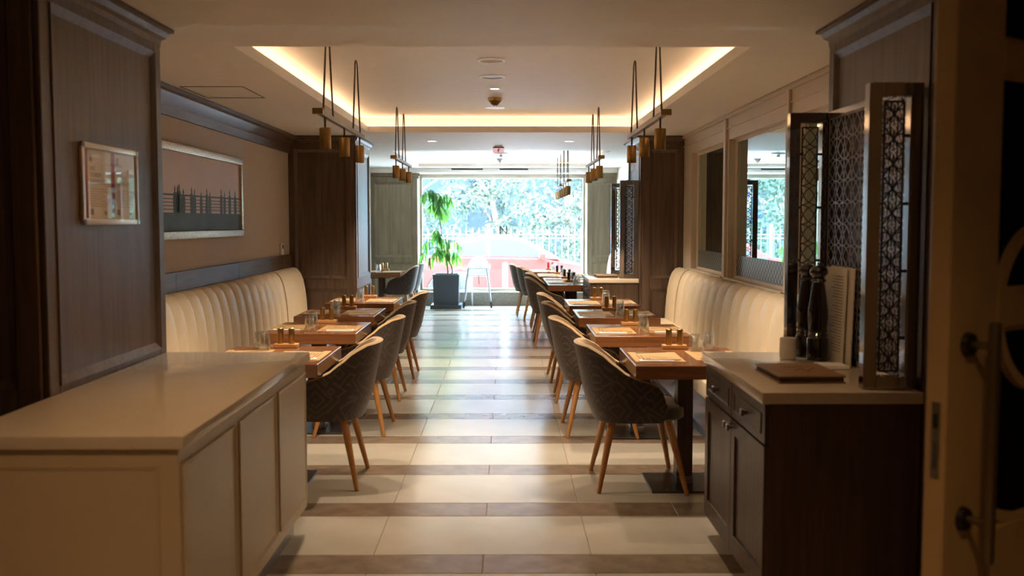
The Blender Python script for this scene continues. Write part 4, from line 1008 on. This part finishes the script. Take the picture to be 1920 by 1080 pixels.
b.add(vs, [tuple(range(n)), tuple(range(n, 2*n))] + [(i, (i+1) % n, n+(i+1) % n, n+i) for i in range(n)], 0.02, 2); bm_smooth(b.obj('cabin', 'car_red', t), 40)
def sidewin(pts, s): return [(x, s*(0.806 - 0.18*(z-0.97)/0.49), z) for x, z in pts]
for s in (-1, 1):
    for pts in ([(-1.30, 1.05), (-0.98, 1.30), (-0.45, 1.39), (-0.42, 1.04)], [(-0.34, 1.04), (-0.36, 1.39), (0.10, 1.39), (0.40, 1.32), (0.92, 1.02)]):
        P = sidewin(pts, s); Q = [(p[0], p[1]-s*0.02, p[2]) for p in P]; k = len(P)
        B().add(P+Q, [tuple(range(k)), tuple(range(k, 2*k))] + [(i, (i+1) % k, k+(i+1) % k, k+i) for i in range(k)]).obj('side_window', 'car_glass', t)
    for cx in (-1.36, 1.38):
        wb = B(); yc = s*0.78
        for i_ in range(1):
            prof_t = [(0.20, -0.10), (0.29, -0.10), (0.305, -0.06), (0.305, 0.06), (0.29, 0.10), (0.20, 0.10)]
        seg = 28; vs = []
        for i in range(seg):
            a = 2*PI*i/seg
            for r, y in prof_t: vs.append((cx+r*math.cos(a), yc+y, 0.306+r*math.sin(a)))
        m_ = len(prof_t); wb.add(vs, [(i*m_+k, ((i+1) % seg)*m_+k, ((i+1) % seg)*m_+(k+1) % m_, i*m_+(k+1) % m_) for i in range(seg) for k in range(m_)])
        wo = bm_smooth(wb.obj('wheel', 'tyre', t), 40)
        rb = B()
        for k in range(5):
            a = 2*PI*k/5+0.3
            rb.box(-0.0, 0.20, s*0.06-0.02, s*0.06+0.02, -0.025, 0.025, lambda u, n_, z, a=a: (cx+u*math.cos(a)-z*math.sin(a), yc+n_, 0.306+u*math.sin(a)+z*math.cos(a)))
        rb.cone((cx, yc+s*0.03, 0.306), (cx, yc+s*0.085, 0.306), 0.05, 0.045, 12); rb.obj('rim', 'chrome', wo)
    B().box(0.70, 0.86, s*0.86 if s > 0 else -1.0, 1.0 if s > 0 else -0.86, 0.98, 1.10, bev=0.02).obj('wing_mirror', 'car_red', t)
    B().box(2.02, 2.24, s*0.62-0.12, s*0.62+0.12, 0.56, 0.68, bev=0.02).obj('headlamp', 'chrome', t)
# fence
t = thing('iron_fence', 'pale iron railing fence across the road', 'fence', (0, 26.6, GZ+0.10))
pk = B(); pk.cone((0, 0, 0), (0, 0, 1.36), 0.010, 0.010, 6); pk.cone((0, 0, 1.36), (0, 0, 1.42), 0.02, 0.028, 6); pk.cone((0, 0, 1.42), (0, 0, 1.52), 0.028, 0.002, 6); pm = pk.mesh('picket', 'fence')
for i in range(76): link('picket', pm, t, (-8.2+i*0.17, 0, 0))
for z in (0.15, 1.22, 1.32): B().box(-8.3, 4.7, -0.015, 0.015, z, z+0.022).obj('fence_rail', 'fence', t)
po_ = B().box(-0.045, 0.045, -0.045, 0.045, 0, 1.62, bev=0.01).mesh('fence_post', 'fence')
for i in range(6): link('fence_post', po_, t, (-8.115+i*2.55, 0.0, 0))
# bollard and lamp post
tag(bm_smooth(B().lathe([(0, 0), (0.05, 0), (0.05, 0.80), (0.042, 0.84), (0, 0.85)], seg=16).obj('bollard', 'white_paint'), 40), 'white bollard on the pavement outside the window', 'bollard').location = (-0.02, 19.9, GZ+0.12)
# trees
def tree(label, x, y, h, r, seed, n=5200):
    random.seed(seed)
    t = thing('street_tree', label, 'tree', (x, y, GZ+0.10), 0, 'leafy street trees behind the fence')
    b = B(); b.tube(spline([(0, 0, 0), (0.1, 0.05, h*0.3), (-0.05, 0, h*0.55), (0.1, 0.1, h*0.85)]), 0.14, 8, 0.05)
    for k in range(6):
        a = k*1.05; z0 = h*random.uniform(0.3, 0.6); b.tube([(0, 0, z0), (r*0.35*math.cos(a), r*0.35*math.sin(a), z0+0.5), (r*0.75*math.cos(a), r*0.75*math.sin(a), z0+0.9)], 0.05, 5, 0.015)
    b.obj('trunk', 'bark', t, True)
    cl = [(random.uniform(-r, r)*0.8, random.uniform(-r, r)*0.6, random.uniform(0.55, h*0.95), random.uniform(0.45, 0.85)) for _ in range(26)]
    vs, fs = [], []
    for i in range(n):
        cx, cy, cz, cr = random.choice(cl); d = Vector((random.gauss(0, 1), random.gauss(0, 1), random.gauss(0, 0.8))).normalized()*cr*random.uniform(0.55, 1.0)
        p = Vector((cx, cy, max(cz, 0.5)))+d; s = random.uniform(0.05, 0.11)
        e1 = Vector((random.gauss(0, 1), random.gauss(0, 1), random.gauss(0, 1))).normalized(); e2 = e1.cross(d).normalized() if e1.cross(d).length > 1e-4 else Vector((1, 0, 0))
        q = len(vs); vs += [p-e1*s, p+e2*s*0.45, p+e1*s, p-e2*s*0.45]; fs.append((q, q+1, q+2, q+3))
    me = bpy.data.meshes.new('crown'); me.from_pydata([tuple(v) for v in vs], [], fs); me.materials.append(M['tree_leaf'])
    o = link('crown', me, t); o['kind'] = 'stuff'
for i, (x, y, lab) in enumerate(((-7.4, 28.9, 'leafy street tree far left, seen only in the mirror'), (-5.0, 32.9, 'leafy street tree second from the left, seen in the mirror'), (-2.8, 28.9, 'leafy street tree at the left side of the window behind the ficus'), (-0.4, 32.9, 'leafy street tree in the middle of the window'), (1.8, 28.9, 'leafy street tree at the right of the window behind the pendant lamps'), (4.2, 32.9, 'leafy street tree at the far right edge of the window'))):
    tree(lab, x, y, 4.6, 1.7, 40+i)
random.seed(99)
t = thing('street_building', 'blue-grey building behind the trees across the street', 'building', (-2.0, 36.0, GZ+0.10))
B().box(-11, 11, 0, 6, 0, 9).obj('facade', 'facade', t)
wm = B().box(-0.6, 0.6, -0.06, -0.005, 0, 1.4, bev=0.02).mesh('window', 'facade_win')
for i in range(9):
    for k in range(3): link('window', wm, t, (-9.2+i*2.3, 0, 0.9+k*2.7))
